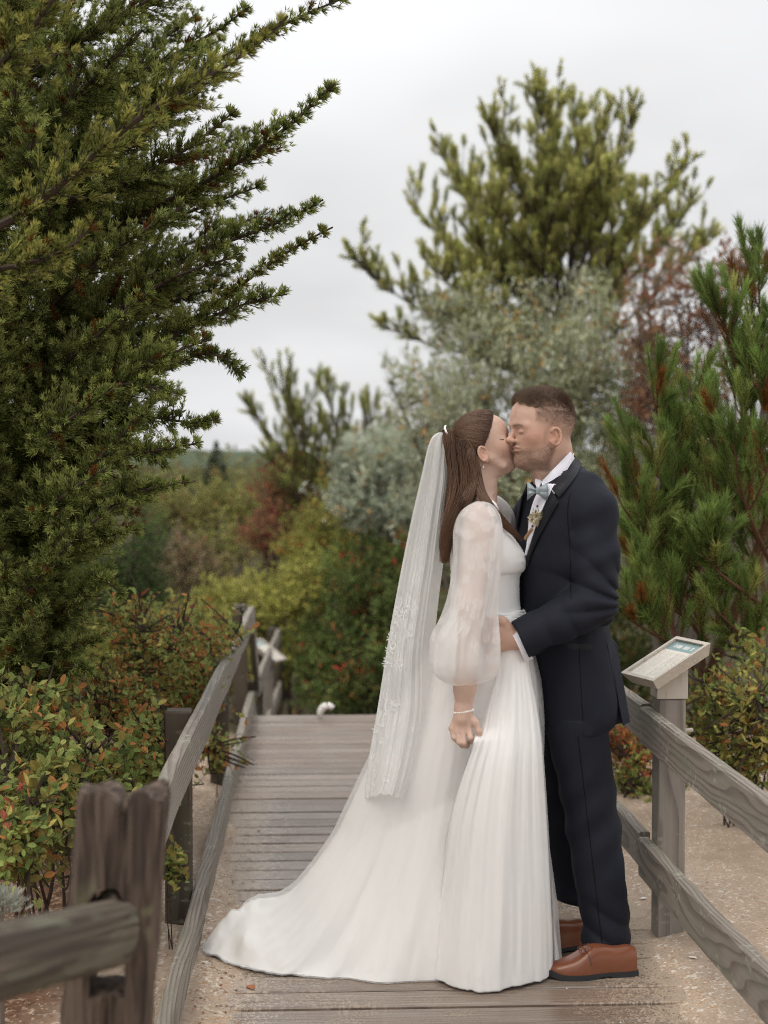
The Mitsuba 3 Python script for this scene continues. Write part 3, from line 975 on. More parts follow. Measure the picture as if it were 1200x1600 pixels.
def head_prims(F, c, R, s, male):
    """Skull, face and ear blended into the field. Canonical head: facing +x, y to its left, z up, one head high."""
    R = np.asarray(R)

    def P(*v):
        return c + R @ (np.asarray(v) * s)

    def E(ctr, r, k=0.02, Rl=None, mode='add'):
        F.ell(P(*ctr), np.asarray(r) * s, k * s * 4, R if Rl is None else R @ Rl, mode)

    def C(a, b, ra, rb, k=0.02, mode='add'):
        F.cone(P(*a), P(*b), ra * s, rb * s, k * s * 4, mode)
    # back of the skull, then the face as a stack of rounded sections whose fronts follow the profile
    if male:
        E((-.03, 0, .13), (.42, .312, .365), .01)
        prof = [(.40, .20, .17), (.33, .30, .225), (.27, .345, .25), (.20, .375, .268), (.11, .392, .275), (.055, .398, .278), (.0, .372, .276), (-.08, .352, .272), (-.15, .350, .262), (-.20, .356, .25), (-.25, .352, .235), (-.31, .340, .21), (-.37, .350, .185), (-.42, .352, .16), (-.46, .335, .13), (-.495, .27, .10), (-.515, .18, .06)]
    else:
        E((-.06, 0, .13), (.415, .298, .365), .01)
        prof = [(.40, .14, .15), (.33, .25, .20), (.27, .295, .225), (.20, .322, .243), (.11, .335, .25), (.055, .333, .252), (.0, .308, .25), (-.08, .304, .246), (-.15, .314, .236), (-.20, .330, .225), (-.25, .330, .195), (-.31, .318, .170), (-.37, .325, .16), (-.42, .325, .13), (-.46, .300, .10), (-.49, .23, .07), (-.505, .14, .04)]
    pr = np.array(prof)
    fx, fw = PchipInterpolator(pr[::-1, 0], pr[::-1, 1]), PchipInterpolator(pr[::-1, 0], pr[::-1, 2])
    R32, c32 = R.astype(np.float32), np.asarray(c, np.float32)

    def face(X, Y, Z):
        x, y, z = X - c32[0], Y - c32[1], Z - c32[2]
        qx, qy, qz = ((R32[0, i] * x + R32[1, i] * y + R32[2, i] * z) / np.float32(s) for i in range(3))
        zc = np.clip(qz, pr[-1, 0], pr[0, 0])
        grid = np.linspace(pr[-1, 0], pr[0, 0], 400)
        hx, hy = np.interp(zc, grid, fx(grid)).astype(np.float32), np.interp(zc, grid, fw(grid)).astype(np.float32)
        back = np.where(qx < 0, 0.16, hx)
        qq = (np.abs(qx / back) ** 2.15 + np.abs(qy / hy) ** 2.15) ** (1 / 2.15)
        d = (qq - 1) * np.minimum(hx, hy) * .85
        return (np.maximum(d, np.maximum(qz - pr[0, 0], pr[-1, 0] - qz)) * s).astype(np.float32)
    F.apply(face, c - .62 * s, c + .62 * s, .012)
    jw = .235 if male else .188
    for sg in (-1, 1):
        C((-.04, sg * jw, -.21), (.10, sg * jw * .84, -.36), .06 if male else .048, .055 if male else .036, .03)
        E((.17, sg * .19, -.07), (.10, .07, .09), .03)
    fxm = .0 if male else -.055
    bz, ez = (.035, -.030) if male else (.100, .018)
    # brow, eye sockets, lids
    for sg in (-1, 1):
        if male:
            C((.360, sg * .05, bz), (.285, sg * .185, bz + .005), .026, .024, .02)
        E((.396 + fxm, sg * .125, ez + .004), (.046, .066, .030), .020, mode='cut')
        E((.300 + fxm, sg * .12, ez - .002), (.052, .058, .032), .006)
    # nose
    nx, nz = (.432, -.140) if male else (.372, -.10)
    C((.350 + fxm, 0, .02), (nx - .012, 0, nz + .015), .024, .030, .010)
    E((nx, 0, nz), (.034, .036, .032), .008)
    for sg in (-1, 1):
        E((nx - .045, sg * .040, nz - .008), (.032, .022, .024), .008)
        E((nx - .030, sg * .022, nz - .040), (.014, .010, .008), .002, mode='cut')
    # lips
    lx = .352 if male else .332
    kk = .45 if male else .9
    E((lx, 0, -.222), (.030 * kk, .080, .020 * kk), .006)
    E((lx - .004, 0, -.268), (.028 * kk, .068, .022 * kk), .006)
    F.cone(P(lx + .028, 0, -.246), P(lx - .03, -.10, -.250), .005 * s, .004 * s, .003, 'cut')
    F.cone(P(lx + .028, 0, -.246), P(lx - .03, .10, -.250), .005 * s, .004 * s, .003, 'cut')
    # ears
    for sg in (-1, 1):
        yb = sg * (.30 if male else .272)
        xe, ze = (-.03, -.10) if male else (-.145, -.10)
        Rl = rot([0, 0, 1], sg * -16) @ rot([0, 1, 0], -10)
        F.ell(P(xe, yb, ze), np.array([.072, .026, .112]) * s, .008, R @ Rl)
        a = np.linspace(-2.5, 2.5, 16)
        loop = [np.array([xe - .010 - .064 * math.cos(t), yb + sg * (.034 - .018 * math.cos(t) * -1), ze + .105 * math.sin(t) + .01]) for t in a]
        for p, q in zip(loop[:-1], loop[1:]):
            C(p, q, .018, .018, .002)
        F.ell(P(xe + .008, yb + sg * .048, ze + .012), np.array([.040, .040, .066]) * s, .003, R @ Rl, 'cut')
        C((xe - .028, yb + sg * .022, ze - .03), (xe - .018, yb + sg * .026, ze + .07), .013, .010, .002)
        F.ell(P(xe + .022, yb + sg * .014, ze - .105), np.array([.030, .018, .034]) * s, .005, R @ Rl)


def skin_color(V, c, R, s, male, base, seed):
    q = (V - c) @ np.asarray(R) / s
    n = meshkit.fbm(V * 60, 3, seed)[:, None]
    fine = meshkit.noise(V * 420, seed)[:, None]
    col = np.asarray(base) * (0.96 + 0.05 * n + 0.04 * fine)
    blush = np.exp(-(((q - [.2, 0, -.10]) / [.13, 9, .13]) ** 2).sum(1)) * (np.abs(q[:, 1]) > .08) * 0.55
    ear = np.exp(-(((q - [-.03 if male else -.145, 0, -.10]) / [.10, 9, .15]) ** 2).sum(1)) * (np.abs(q[:, 1]) > .27) * 0.6
    nose = np.exp(-(((q - [.40, 0, -.11]) / [.06, .07, .06]) ** 2).sum(1)) * 0.5
    t = np.clip(blush + ear + nose, 0, 1)[:, None] * (0.6 + 0.5 * n)
    col = col * (1 - t) + np.asarray(base) * [1.02, .74, .68] * t
    bz, ez = (.030, -.040) if male else (.108, .004)
    ay = np.abs(q[:, 1])
    arch = bz + .018 * np.exp(-((ay - .13) / .06) ** 2)
    th_ = (.020 if male else .010) * np.clip(1.25 - (ay - .05) / .16, .35, 1)
    brow = np.exp(-((q[:, 2] - arch) / th_) ** 2) * np.clip((ay - .045) / .02, 0, 1) * np.clip((.205 - ay) / .03, 0, 1) * (q[:, 0] > .15)
    brow = (brow * (.60 if male else .55) * (.75 + .5 * fine[:, 0]))[:, None]
    col = col * (1 - brow) + np.array([.085, .050, .034]) * brow
    lid = np.exp(-((q[:, 2] - (ez - .012 + 1.2 * (ay - .12) ** 2)) / .007) ** 2) * np.clip((ay - .075) / .015, 0, 1) * np.clip((.175 - ay) / .02, 0, 1) * (q[:, 0] > .15) * .55
    col = col * (1 - lid[:, None]) + np.array([.10, .055, .042]) * lid[:, None]
    lip = np.exp(-(((q - [.36, 0, -.246]) / [.045, .08, .032]) ** 4).sum(1))[:, None]
    lw = lip * (.45 if male else .8)
    col = col * (1 - lw) + np.array([.42, .17, .14]) * lw
    return col, q


def blob_bundle(guide, n, rng, r=0.0017, N=26, wave=0.004, taper=0.35, jitter=0.25, clump=9):
    """Hair: strands that follow a guide of rows (px, py, dy, half width m, half depth m)."""
    g = np.asarray(guide, float)
    t0 = np.linspace(0, 1, len(g))
    f = CubicSpline(t0, g)
    t = np.linspace(0, 1, N)
    G_ = f(t)
    ctr = Q(G_[:, 0], G_[:, 1], G_[:, 2])
    tan = unit(np.gradient(ctr, axis=0))
    side = unit(np.cross(tan, [0, 1.0, 0]))
    ang = rng.uniform(0, 2 * np.pi, n)
    rad = np.sqrt(rng.uniform(0.0, 1, n))
    a, b = rad * np.cos(ang), rad * np.sin(ang)
    lock = rng.integers(0, clump, n)
    la, lb = rng.normal(0, .22, clump), rng.normal(0, .22, clump)
    ph = rng.uniform(0, 6.28, clump)
    tt = t[None]
    pull = 0.35 * tt ** 1.5
    A = a[:, None] * (1 - pull) + la[lock][:, None] * pull * 2 + jitter * 0.3 * np.sin(3 * tt * 3.1 + ph[lock][:, None]) * tt
    B = b[:, None] * (1 - pull) + lb[lock][:, None] * pull * 2
    P = ctr[None] + (A * G_[None, :, 3])[..., None] * side[None] + (B * G_[None, :, 4])[..., None] * np.array([0, 1.0, 0])
    P += wave * np.stack([np.sin(tt * 9 + ph[lock][:, None] + 0.4 * rng.normal(size=(n, 1))), np.cos(tt * 7 + ph[lock][:, None]), tt * 0 + rng.normal(size=(n, 1)) * .2], -1) * tt[..., None]
    end = 1 - .22 * rng.uniform(0, 1, n) ** 1.6
    P2 = np.empty_like(P)
    for k in range(3):
        for i in range(n):
            P2[i, :, k] = np.interp(t * end[i], t, P[i, :, k])
    R = r * (1 - (1 - taper) * tt ** 2) * rng.uniform(.7, 1.25, (n, 1))
    R = R * np.minimum(1, 0.4 + tt * 8)
    v, fc = tubes(P2, R, 4, cap=False)
    shade = rng.uniform(.82, 1.18, (n, 1)) * (0.9 + 0.2 * rng.uniform(size=(clump, 1))[lock])
    return v, fc, np.repeat(shade, N * 4, 0)


def hair_mesh(parts, dark, light, rng):
    out = []
    for v, f, sh in parts:
        n = meshkit.noise(v * [20, 20, 6], 4)[:, None]
        out.append((v, f, (np.asarray(dark) * (1 - n) + np.asarray(light) * n) * sh))
    return cat(out)


def ring_loft(rows, n=96, fold=None):
    """rows of (py, xl, xr, dy, half depth): rings of points; fold(t, a) gives a radial scale."""
    rows = np.asarray(rows, float)
    V = []
    a = np.linspace(0, 2 * np.pi, n, endpoint=False)
    for i, (py, xl, xr, dy, hd) in enumerate(rows):
        A, B = Q(xl, py, dy), Q(xr, py, dy)
        c, h = (A + B) / 2, (B[0] - A[0]) / 2
        k = 1 if fold is None else fold(i / (len(rows) - 1), a)
        V.append(np.stack([c[0] + h * np.cos(a) * k, c[1] + hd * np.sin(a) * k, np.full(n, c[2])], -1))
    return np.array(V)


def dense(rows, n):
    rows = np.asarray(rows, float)
    f = PchipInterpolator(np.arange(len(rows)), rows)
    return f(np.linspace(0, len(rows) - 1, n))


def close_loft(V):
    m, n = V.shape[:2]
    v, f = grid_mesh(V, True)
    k = np.arange(n)
    f = np.vstack([f, np.stack([np.full(n, m * n), (k + 1) % n, k], -1), np.stack([np.full(n, m * n + 1), k + (m - 1) * n, (k + 1) % n + (m - 1) * n], -1)])
    return np.vstack([v, V[0].mean(0), V[-1].mean(0)]), f


# ================================================================ the bride
bride = thing('person')
tag(bride, 'bride with long brown hair in white gown and veil, kissing the man in navy', 'person')
BC, BS = Q(761.2, 695, .055), 107 * MPP
BR = rot([0, 0, 1], 4) @ rot([0, 1, 0], -17)
zs = np.unique(np.concatenate([np.arange(.66, .70, .004), np.arange(.70, 1.06, .0025), np.arange(1.06, 1.50, .006), np.arange(1.50, 1.86, .0021)]))
x0, x1 = Q(670, 900)[0], Q(880, 900)[0]
F = Field(np.arange(x0, x1, .0023), np.arange(Y0 - .25, Y0 + .42, .0027), zs)
head_prims(F, BC, BR, BS, False)
# neck, trunk, arms
F.cone(Q(741, 722, .06), Q(742, 775, .06), .050, .055, .02)
F.cone(Q(760, 730, .06), Q(755, 775, .06), .036, .045, .02)
F.loft([(Q(0, py, 0)[2], Q((l + r) / 2, py, dy)[0], (r - l) / 2 * MPP, Y0 + dy, hd) for py, l, r, dy, hd in
        [(776, 730, 768, .06, .07), (795, 716, 776, .06, .145), (830, 706, 795, .06, .155), (875, 707, 808, .06, .14), (905, 707, 806, .06, .13), (945, 707, 806, .06, .115), (1000, 706, 818, .06, .15), (1050, 704, 824, .06, .17)]], .02)
for pts, rs in (([Q(747, 810, -.085), Q(735, 945, -.17), Q(726, 1075, -.185), Q(724, 1109, -.185)], [.047, .037, .029, .026]),
                ([Q(762, 800, .20), Q(800, 915, .31), Q(848, 905, .37)], [.046, .036, .027])):
    F.chain(pts, rs, .03)
# right hand gathers the skirt: back of the hand seen, fingers curled under, thumb at its side
hd = -.185
F.chain([Q(723, 1108, hd), Q(722, 1122, hd - .004)], [.024, .026], .015)
mcp = [(706, 1138, hd - .004), (714, 1142, hd - .010), (723, 1144, hd - .013), (733, 1142, hd - .012)]
pip = [(709, 1153, hd - .014), (717.5, 1160, hd - .022), (725, 1161, hd - .025), (735, 1153, hd - .028)]
dip = [(714, 1158, hd + .006), (722, 1165, hd + .000), (729, 1166, hd - .002), (739, 1160, hd - .012)]
tip = [(718, 1152, hd + .016), (725, 1158, hd + .014), (732, 1160, hd + .012), (742, 1160, hd + .008)]
for j in range(4):
    F.cone(Q(719 + j * 3.2, 1116, hd), Q(*mcp[j]), .0125, .0105, .012)
for j in range(4):
    r = (.0078, .0086, .0089, .0084)[j]
    F.chain([Q(*mcp[j]), Q(*pip[j]), Q(*dip[j]), Q(*tip[j])], [r * 1.12, r, r * .9, r * .8], .0035)
F.chain([Q(732, 1116, hd), Q(743, 1129, hd - .012), Q(748.5, 1143, hd - .018), Q(751, 1157, hd - .012)], [.0125, .0115, .0092, .0066], .006)
V, f = F.mesh(1)
BF = F
col, q = skin_color(V, BC, BR, BS, False, (.56, .385, .308), 3)
bride_body = 'person'
scene[bride] = mikit.ply((V, f), 'mat_skin', smooth=True, color=col)

# hair: a smooth cap drawn back to a clip, long lengths falling behind and one lock over the shoulder
dark, light = (.060, .031, .019), (.165, .088, .050)
cx_, rad = np.array([-.06, 0, .13]), np.array([.437, .315, .388])
hp = []
clip_c = np.array([-.47, 0, .33])


def bride_hairline(n, rng):
    u = rng.uniform(-1, 1, n)
    side = np.sign(u)
    a = np.abs(u)
    X = np.interp(a, [0, .35, .6, .85, 1], [.175, .165, .09, -.03, -.145])
    Z = np.interp(a, [0, .35, .6, .85, 1], [.385, .37, .24, .08, -.03])
    back = rng.uniform(0, 1, n) ** 1.6
    X = X - back * .34 * (1 - .2 * a)
    Z = Z + back * (.06 * a)
    p = np.stack([X, np.zeros(n), Z], -1)
    e = (p - cx_) / rad
    yy = np.sqrt(np.maximum(0, 1 - e[:, 0] ** 2 - e[:, 2] ** 2))
    e[:, 1] = yy * np.where(a < .35, u / .35 * 1.0, side)
    return unit(e)


n = 2900
A = bride_hairline(n, rng)
Bv = unit((clip_c + np.stack([rng.normal(0, .03, n), rng.normal(0, .05, n), rng.normal(0, .05, n)], -1) - cx_) / rad)
om = np.arccos(np.clip((A * Bv).sum(1), -1, 1))[:, None, None]
t = np.linspace(0, 1, 22)[None, :, None]
S = (np.sin((1 - t) * om) * A[:, None] + np.sin(t * om) * Bv[:, None]) / np.sin(om)
lift = rng.uniform(1.0, 1.05, (n, 1, 1)) + .012 * np.sin(t * 3.1) + 0.012 * np.sin(A[:, None, 1:2] * 23)
loc = (S * lift * rad + cx_) * BS
P = BC + loc @ BR.T
v, fc = tubes(P, .00095 * np.minimum(1, .35 + 6 * t[..., 0]) * rng.uniform(.7, 1.2, (n, 1)), 4, cap=False)
hp.append((v, fc, np.repeat(rng.uniform(.8, 1.15, (n, 1)), 22 * 4, 0)))
# under-cap so that no scalp shows
Fc = Field(np.arange(BC[0] - .16, BC[0] + .16, .004), np.arange(BC[1] - .14, BC[1] + .14, .004), np.arange(BC[2] - .17, BC[2] + .17, .004))


def capfn(X, Y, Z):
    d = np.stack([a.astype(np.float32) for a in np.broadcast_arrays(X - BC[0], Y - BC[1], Z - BC[2])], -1) / BS
    ql = d @ BR.astype(np.float32)
    e = (ql - cx_.astype(np.float32)) / rad.astype(np.float32)
    k0 = np.sqrt((e ** 2).sum(-1))
    dd = (k0 - .995) * .34
    pl = .803 * ql[..., 0] - .596 * ql[..., 2] + .075 + .25 * np.maximum(np.abs(ql[..., 1]) - .27, 0)
    low = -.30 - ql[..., 2]
    return np.maximum(np.maximum(dd, pl), low) * BS


Fc.apply(capfn, BC - .16, BC + .16, .001)
v, f = Fc.mesh(3)
hp.append((v, f, np.full((len(v), 1), .62)))
# lengths: behind the ear down the back
hp.append(blob_bundle([(716, 688, .02, .030, .085), (722, 716, .01, .048, .085), (727, 745, -.005, .050, .078), (722, 775, -.03, .046, .06), (708, 810, -.05, .030, .045), (699, 845, -.055, .022, .030), (695, 880, -.055, .014, .016)], 1050, rng, .00125, 30, .004))
hp.append(blob_bundle([(700, 672, .05, .018, .06), (705, 710, .05, .028, .08), (712, 750, .05, .032, .085), (706, 790, .04, .030, .08), (698, 830, .02, .024, .06), (695, 868, .0, .017, .03)], 650, rng, .00125, 26, .004))
hp.append(blob_bundle([(738, 716, -.035, .016, .02), (742, 738, -.04, .020, .022), (748, 762, -.062, .018, .018), (763, 788, -.10, .014, .012), (783, 812, -.085, .015, .010), (802, 832, -.045, .012, .010), (814, 845, -.02, .006, .008)], 400, rng, .0011, 26, .003))
hp.append(blob_bundle([(735, 700, -.045, .020, .018), (733, 722, -.05, .022, .02), (739, 748, -.055, .022, .02), (733, 772, -.075, .024, .02), (722, 792, -.085, .018, .018)], 400, rng, .0012, 20, .003))
hp.append(blob_bundle([(722, 690, .0, .022, .07), (720, 712, .0, .045, .085), (722, 745, -.005, .062, .09), (714, 790, -.02, .060, .07), (702, 835, -.045, .045, .06), (697, 872, -.05, .03, .04)], 70, rng, .0005, 26, .010, jitter=.8))
put_col('hair', hair_mesh(hp, dark, light, rng), 'mat_hair', bride, True)


def hairs_on(field, pts, n, length, r, spread, rng, off=.0008, dirpx=(1, 0), droop=0.0):
    """Short hairs lying on a face along a pixel line."""
    g = spline(pts, n)
    px = g[:, 0] + rng.normal(0, spread, n)
    py = g[:, 1] + rng.normal(0, spread * .5, n)
    d = np.asarray(dirpx, float) * length
    k = np.linspace(0, 1, 4)
    X, Yp = px[:, None] + d[0] * k, py[:, None] + d[1] * k + droop * k ** 2
    P = field.on(X, Yp, off, .0)
    return tubes(P, r * (1 - .6 * k)[None], 4)


dcol = np.array([.045, .024, .016])
v, f = hairs_on(BF, [(780, 685.2), (783, 686.6), (786.3, 685.8)], 22, 2.2, .0004, .15, rng, off=.0014, dirpx=(.75, .5))
put_col('eyelashes', (v, f, np.tile(dcol * .6, (len(v), 1))), 'mat_hair', bride)

# bodice
rows = dense([(781, 740, 768, .06, .135), (788, 727, 775, .06, .165), (800, 716, 780, .06, .170), (825, 707, 791, .06, .168), (850, 704, 810, .06, .160), (866, 704, 820, .06, .155), (877, 704, 823, .06, .15), (888, 704, 820.5, .06, .145),
              (896, 704, 814, .06, .138), (902, 704, 811.5, .06, .134), (920, 704, 811, .06, .128), (942, 704, 812, .06, .126), (957, 703, 815, .06, .13), (966, 702, 822, .06, .14)], 60)


def bod_fold(t, a):
    seam = -.010 * np.exp(-((np.mod(a + 1.1, .45) - .22) / .022) ** 2) * (t > .62)
    under = -.022 * np.exp(-((t - .60) / .02) ** 2)
    return 1 + seam + under + .006 * np.sin(a * 9 + t * 30) * (t > .9)


Vb = ring_loft(rows, 200, bod_fold)
v, f = close_loft(Vb)
bod = put('bodice', (v, f), 'mat_satin', bride, smooth=50)

# sleeves: sheer lace balloons gathered at the cuff, arms inside


def sleeve(rows, seed, n=170, m=110):
    rows = dense(rows, m)

    def fold(t, a):
        s = np.clip(t * 1.6, 0, 1)
        w = meshkit.fbm(np.stack([np.cos(a) * 2.6 + t * 1.1, np.sin(a) * 2.6 - t * .7, np.full_like(a, t * 1.5 + seed)], -1), 3, seed) - .5
        g = np.sin(a * 22 + 5 * meshkit.noise(np.stack([a * 2, a * 0 + seed, a * 0], -1))) * (.035 * np.clip((t - .86) / .1, 0, 1) + .02 * np.clip((.10 - t) / .1, 0, 1))
        dg = (.05 * np.sin(a * 3 + t * 7 + seed) + .035 * np.sin(a * 7 - t * 9 + seed)) * s * (1 - np.clip((t - .92) / .08, 0, 1))
        return 1 + .34 * w * s * (1 - .6 * np.clip((t - .9) / .1, 0, 1)) + g + dg
    V = ring_loft(rows, n, fold)
    d = np.r_[0, np.cumsum(np.linalg.norm(np.diff(V.mean(1), axis=0), axis=1))]
    a = np.arange(n) / n
    uv = np.stack(np.broadcast_arrays(a[None] * .45, d[:, None]), -1).reshape(-1, 2)
    return V, uv


Vs, uv = sleeve([(783, 745, 762, -.075, .03), (788, 733, 770, -.085, .05), (797, 722, 777, -.10, .062), (812, 713, 783, -.115, .070), (835, 708.5, 786, -.13, .074), (865, 709, 785, -.14, .076), (900, 706.5, 782, -.15, .08), (930, 701, 778, -.16, .085), (965, 689, 775, -.17, .09),
                 (1000, 671, 774.5, -.175, .098), (1030, 669, 773, -.18, .100), (1048, 673, 770, -.182, .092), (1060, 684, 763, -.184, .072), (1067, 697, 751, -.185, .045), (1069.5, 707, 741, -.185, .032), (1063, 711, 737, -.185, .029)], 3)
put('sleeve', grid_mesh(Vs, True), 'mat_sleeve', bride, smooth=True, uv=uv)
v, f = tubes(np.concatenate([Vs[-7], Vs[-7][:2]])[None], .0022, 6, cap=False)
put('cuff_band', (v, f), 'mat_satin', bride, smooth=True)


def path_sleeve(pts, rs, seed):
    P = spline(pts, 60)
    R = np.interp(np.linspace(0, 1, 60), np.linspace(0, 1, len(rs)), rs)
    v, f = tubes(P[None], R[None], 40, cap=False)
    return v, f


v, f = path_sleeve([Q(758, 800, .19), Q(786, 870, .29), Q(806, 920, .325), Q(838, 908, .36)], [.058, .066, .085, .085, .03], 5)
uv = np.stack([np.tile(np.arange(40) / 40 * .45, 60), np.repeat(np.linspace(0, .5, 60), 40)], -1)
put('sleeve', (v, f), 'mat_sleeve', bride, smooth=True, uv=uv)

# skirt: from the waist to a hem that trails behind
hem_px = [(860, 1518), (840, 1522), (800, 1524), (752, 1526), (706, 1529), (668, 1533), (610, 1535), (540, 1531), (470, 1526), (410, 1519), (368, 1511), (336, 1503), (322, 1494), (326, 1484), (350, 1474), (392, 1466), (450, 1462), (540, 1468), (640, 1470), (740, 1474), (820, 1486), (860, 1508)]
hem = np.array([G(x, y_, .004) for x, y_ in hem_px])
NH = 420
th = np.linspace(0, 1, NH, endpoint=False)
per = np.r_[0, np.cumsum(np.linalg.norm(np.diff(np.vstack([hem, hem[:1]]), axis=0), axis=1))]
hem_c = CubicSpline(per / per[-1], np.vstack([hem, hem[:1]]), bc_type='periodic')(th)
wc = (Q(703, 958, .06) + Q(822, 958, .06)) / 2
wang = np.interp(th, (per / per[-1]), np.r_[np.unwrap(np.arctan2(hem[:, 1] - (wc[1] + .02), (hem[:, 0] - wc[0]))), np.unwrap(np.arctan2(hem[:, 1] - (wc[1] + .02), (hem[:, 0] - wc[0])))[0] - 2 * np.pi])
waist = np.stack([wc[0] + .119 * np.cos(wang), wc[1] + .138 * np.sin(wang), np.full(NH, wc[2])], -1)
U = np.linspace(0, 1, 120)
reach = np.linalg.norm(hem_c[:, :2] - waist[:, :2], axis=1)
e = 1.12 + 0.55 * np.clip((reach - .12) / .5, 0, 1)
nrm2 = unit(np.stack([np.gradient(hem_c[:, 1]), -np.gradient(hem_c[:, 0])], -1))
nrm2 *= -np.sign((nrm2 * (wc[:2] - hem_c[:, :2])).sum(1))[:, None]


def skirt_grid(off=0.0, amp=1.0, drop=0.0, seed=1, inset=0.0):
    V = []
    arc = th * per[-1]
    hop = 0.030 * np.sin(np.pi * U)
    for u in U:
        h = u ** 1.0
        v_ = 1 - (1 - (1 - h)) if False else (1 - h)
        z = waist[:, 2] * v_ ** e + 0.004 * (1 - v_)
        base = waist[:, :2] * (1 - h) + hem_c[:, :2] * h
        puff = (0.030 * np.sin(np.pi * min(1, u * 2.2)) if u < .4545 else 0)
        q_ = np.stack([arc * 9, np.full(NH, u * 1.4), np.full(NH, seed * 3.0)], -1)
        ripple = (meshkit.fbm(q_, 3, seed) - .5) * .060 + (meshkit.noise(np.stack([arc * 28, np.full(NH, u * .6), np.full(NH, seed * 1.0)], -1), seed + 5) - .5) * .012 + (meshkit.noise(np.stack([arc * 3.5, np.full(NH, u * 1.2), np.full(NH, 2.0)], -1), 77) - .5) * .05
        w = amp * (0.10 + 0.90 * u ** 1.3)
        V.append(np.c_[base + nrm2 * (ripple * w + puff + off * min(1, u * 6) * (1 - .72 * max(0, (u - .8) / .2)))[:, None], z + drop * 0])
    V = np.array(V)
    # the end of the train lies in soft heaps on the planks
    flat = np.clip((Q(470, 1500)[0] - V[..., 0]) / .25, 0, 1) * np.clip(1 - V[..., 2] / .30, 0, 1)
    V[..., 2] += flat * (meshkit.fbm(np.stack([V[..., 0] * 11, V[..., 1] * 11, V[..., 0] * 0 + seed], -1), 3, 7) - .35) * .19 * np.clip(V[..., 2] / .02, 0, 1)
    for (hx, hy), sg_, ht in ((G(392, 1484)[:2], .075, .085), (G(442, 1474)[:2], .035, -.045), (G(352, 1488)[:2], .04, .03)):
        V[..., 2] += ht * np.exp(-((V[..., 0] - hx) ** 2 + (V[..., 1] - hy) ** 2) / (2 * sg_ ** 2)) * np.clip(V[..., 2] / .015 - .3, 0, 1)
    V[..., 2] = np.maximum(V[..., 2], .004)
    if inset:
        V[..., 2] += inset * np.clip((U[:, None] - .6) / .4, 0, 1)
    return V


Vk = skirt_grid(-.004, inset=.003)
k_skirt = put('skirt', grid_mesh(Vk, True), 'mat_satin', bride, smooth=True)
Vt = skirt_grid(.014, 1.06, 0, 1)
uv = np.stack(np.broadcast_arrays((th * per[-1])[None], np.linspace(0, 1.3, len(U))[:, None]), -1).reshape(-1, 2)
put('tulle', grid_mesh(Vt, True), 'mat_tulle', k_skirt, smooth=True, uv=uv)

# the front of the skirt, drawn up by the hand: pleats run from the grip to the hem


def panel(off, seed, amp, ext=0.0):
    rows = dense([(1012, 778, 824, -.075, .035), (1060, 768, 831, -.085, .05), (1110, 752, 841, -.095, .07), (1163, 738, 848, -.10, .10), (1200, 725, 851, -.095, .125), (1290, 701, 857, -.085, .155), (1400, 685, 863, -.075, .175), (1480, 674, 867, -.07, .185), (1532, 668, 868, -.065, .19)], 110)
    n = 170
    s = np.linspace(0, 1, n)
    V = []
    for i, (py, xl, xr, dy, b) in enumerate(rows):
        t = i / (len(rows) - 1)
        a = np.pi * (1.18 * s - .10)                     # wraps a little behind at the left fold
        X = (xl + xr) / 2 - (xr - xl) / 2 * np.cos(a)
        pl = meshkit.fbm(np.stack([s * 13, np.full(n, t * .9), np.full(n, seed * 2.0)], -1), 3, seed) - .5
        pl2 = np.sin(s * 62 + 4 * meshkit.noise(np.stack([s * 3, s * 0 + t, s * 0], -1), 2)) * .5
        d = dy - (b + off * (1 - .72 * max(0, (t - .8) / .2))) * np.sin(a) + (pl * .068 + pl2 * .0025) * amp * (.25 + .75 * t) * np.clip(t * 6, .2, 1)
        d = d - .150 * np.clip((py - 1136) / 20, 0, 1) * np.clip(1 - (py - 1165) / 260, 0, 1) ** 1.5 * np.exp(-(s / .26) ** 2)
        zpy = py + (14 * np.sin(np.clip(a, 0, np.pi)) ** .7 + 5 * (pl)) * max(0, (t - .85) / .15)
        P = Q(X, py, d)
        P[:, 2] = np.where(t > .985, .006 + .012 * (pl + .5), P[:, 2])
        V.append(P)
    V = np.array(V)
    V[..., 2] = np.maximum(V[..., 2], .005)
    if ext:
        V[..., 2] += ext * np.clip((np.linspace(0, 1, len(V))[:, None] - .85) / .15, 0, 1)
    return V


Vp = panel(0, 3, 1.0, .002)
k_over = put('overskirt', grid_mesh(Vp), 'mat_satin', bride, smooth=True)
Vp2 = panel(.012, 3, 1.05)
uv = np.stack(np.broadcast_arrays(np.linspace(0, .8, Vp2.shape[1])[None], np.linspace(0, 1.2, Vp2.shape[0])[:, None]), -1).reshape(-1, 2)
put('tulle', grid_mesh(Vp2), 'mat_tulle', k_over, smooth=True, uv=uv)
# waist ruching
for j in range(5):
    a_ = np.linspace(np.pi, 2 * np.pi, 40)
    A_, B_ = Q(703.5, 956 + j * 2.6, .06), Q(818 + j * 1.6, 953 + j * 3.4, .06)
    c_, h_ = (A_ + B_) / 2, (B_[0] - A_[0]) / 2
    ring = np.stack([c_[0] + h_ * np.cos(a_), c_[1] + (.130 + .004 * j) * np.sin(a_), np.linspace(A_[2], B_[2], 40) + .003 * np.sin(a_ * 7 + j)], -1)
    put('waist_pleat', tubes(ring[None], .0052, 8), 'mat_satin', bride, smooth=True)


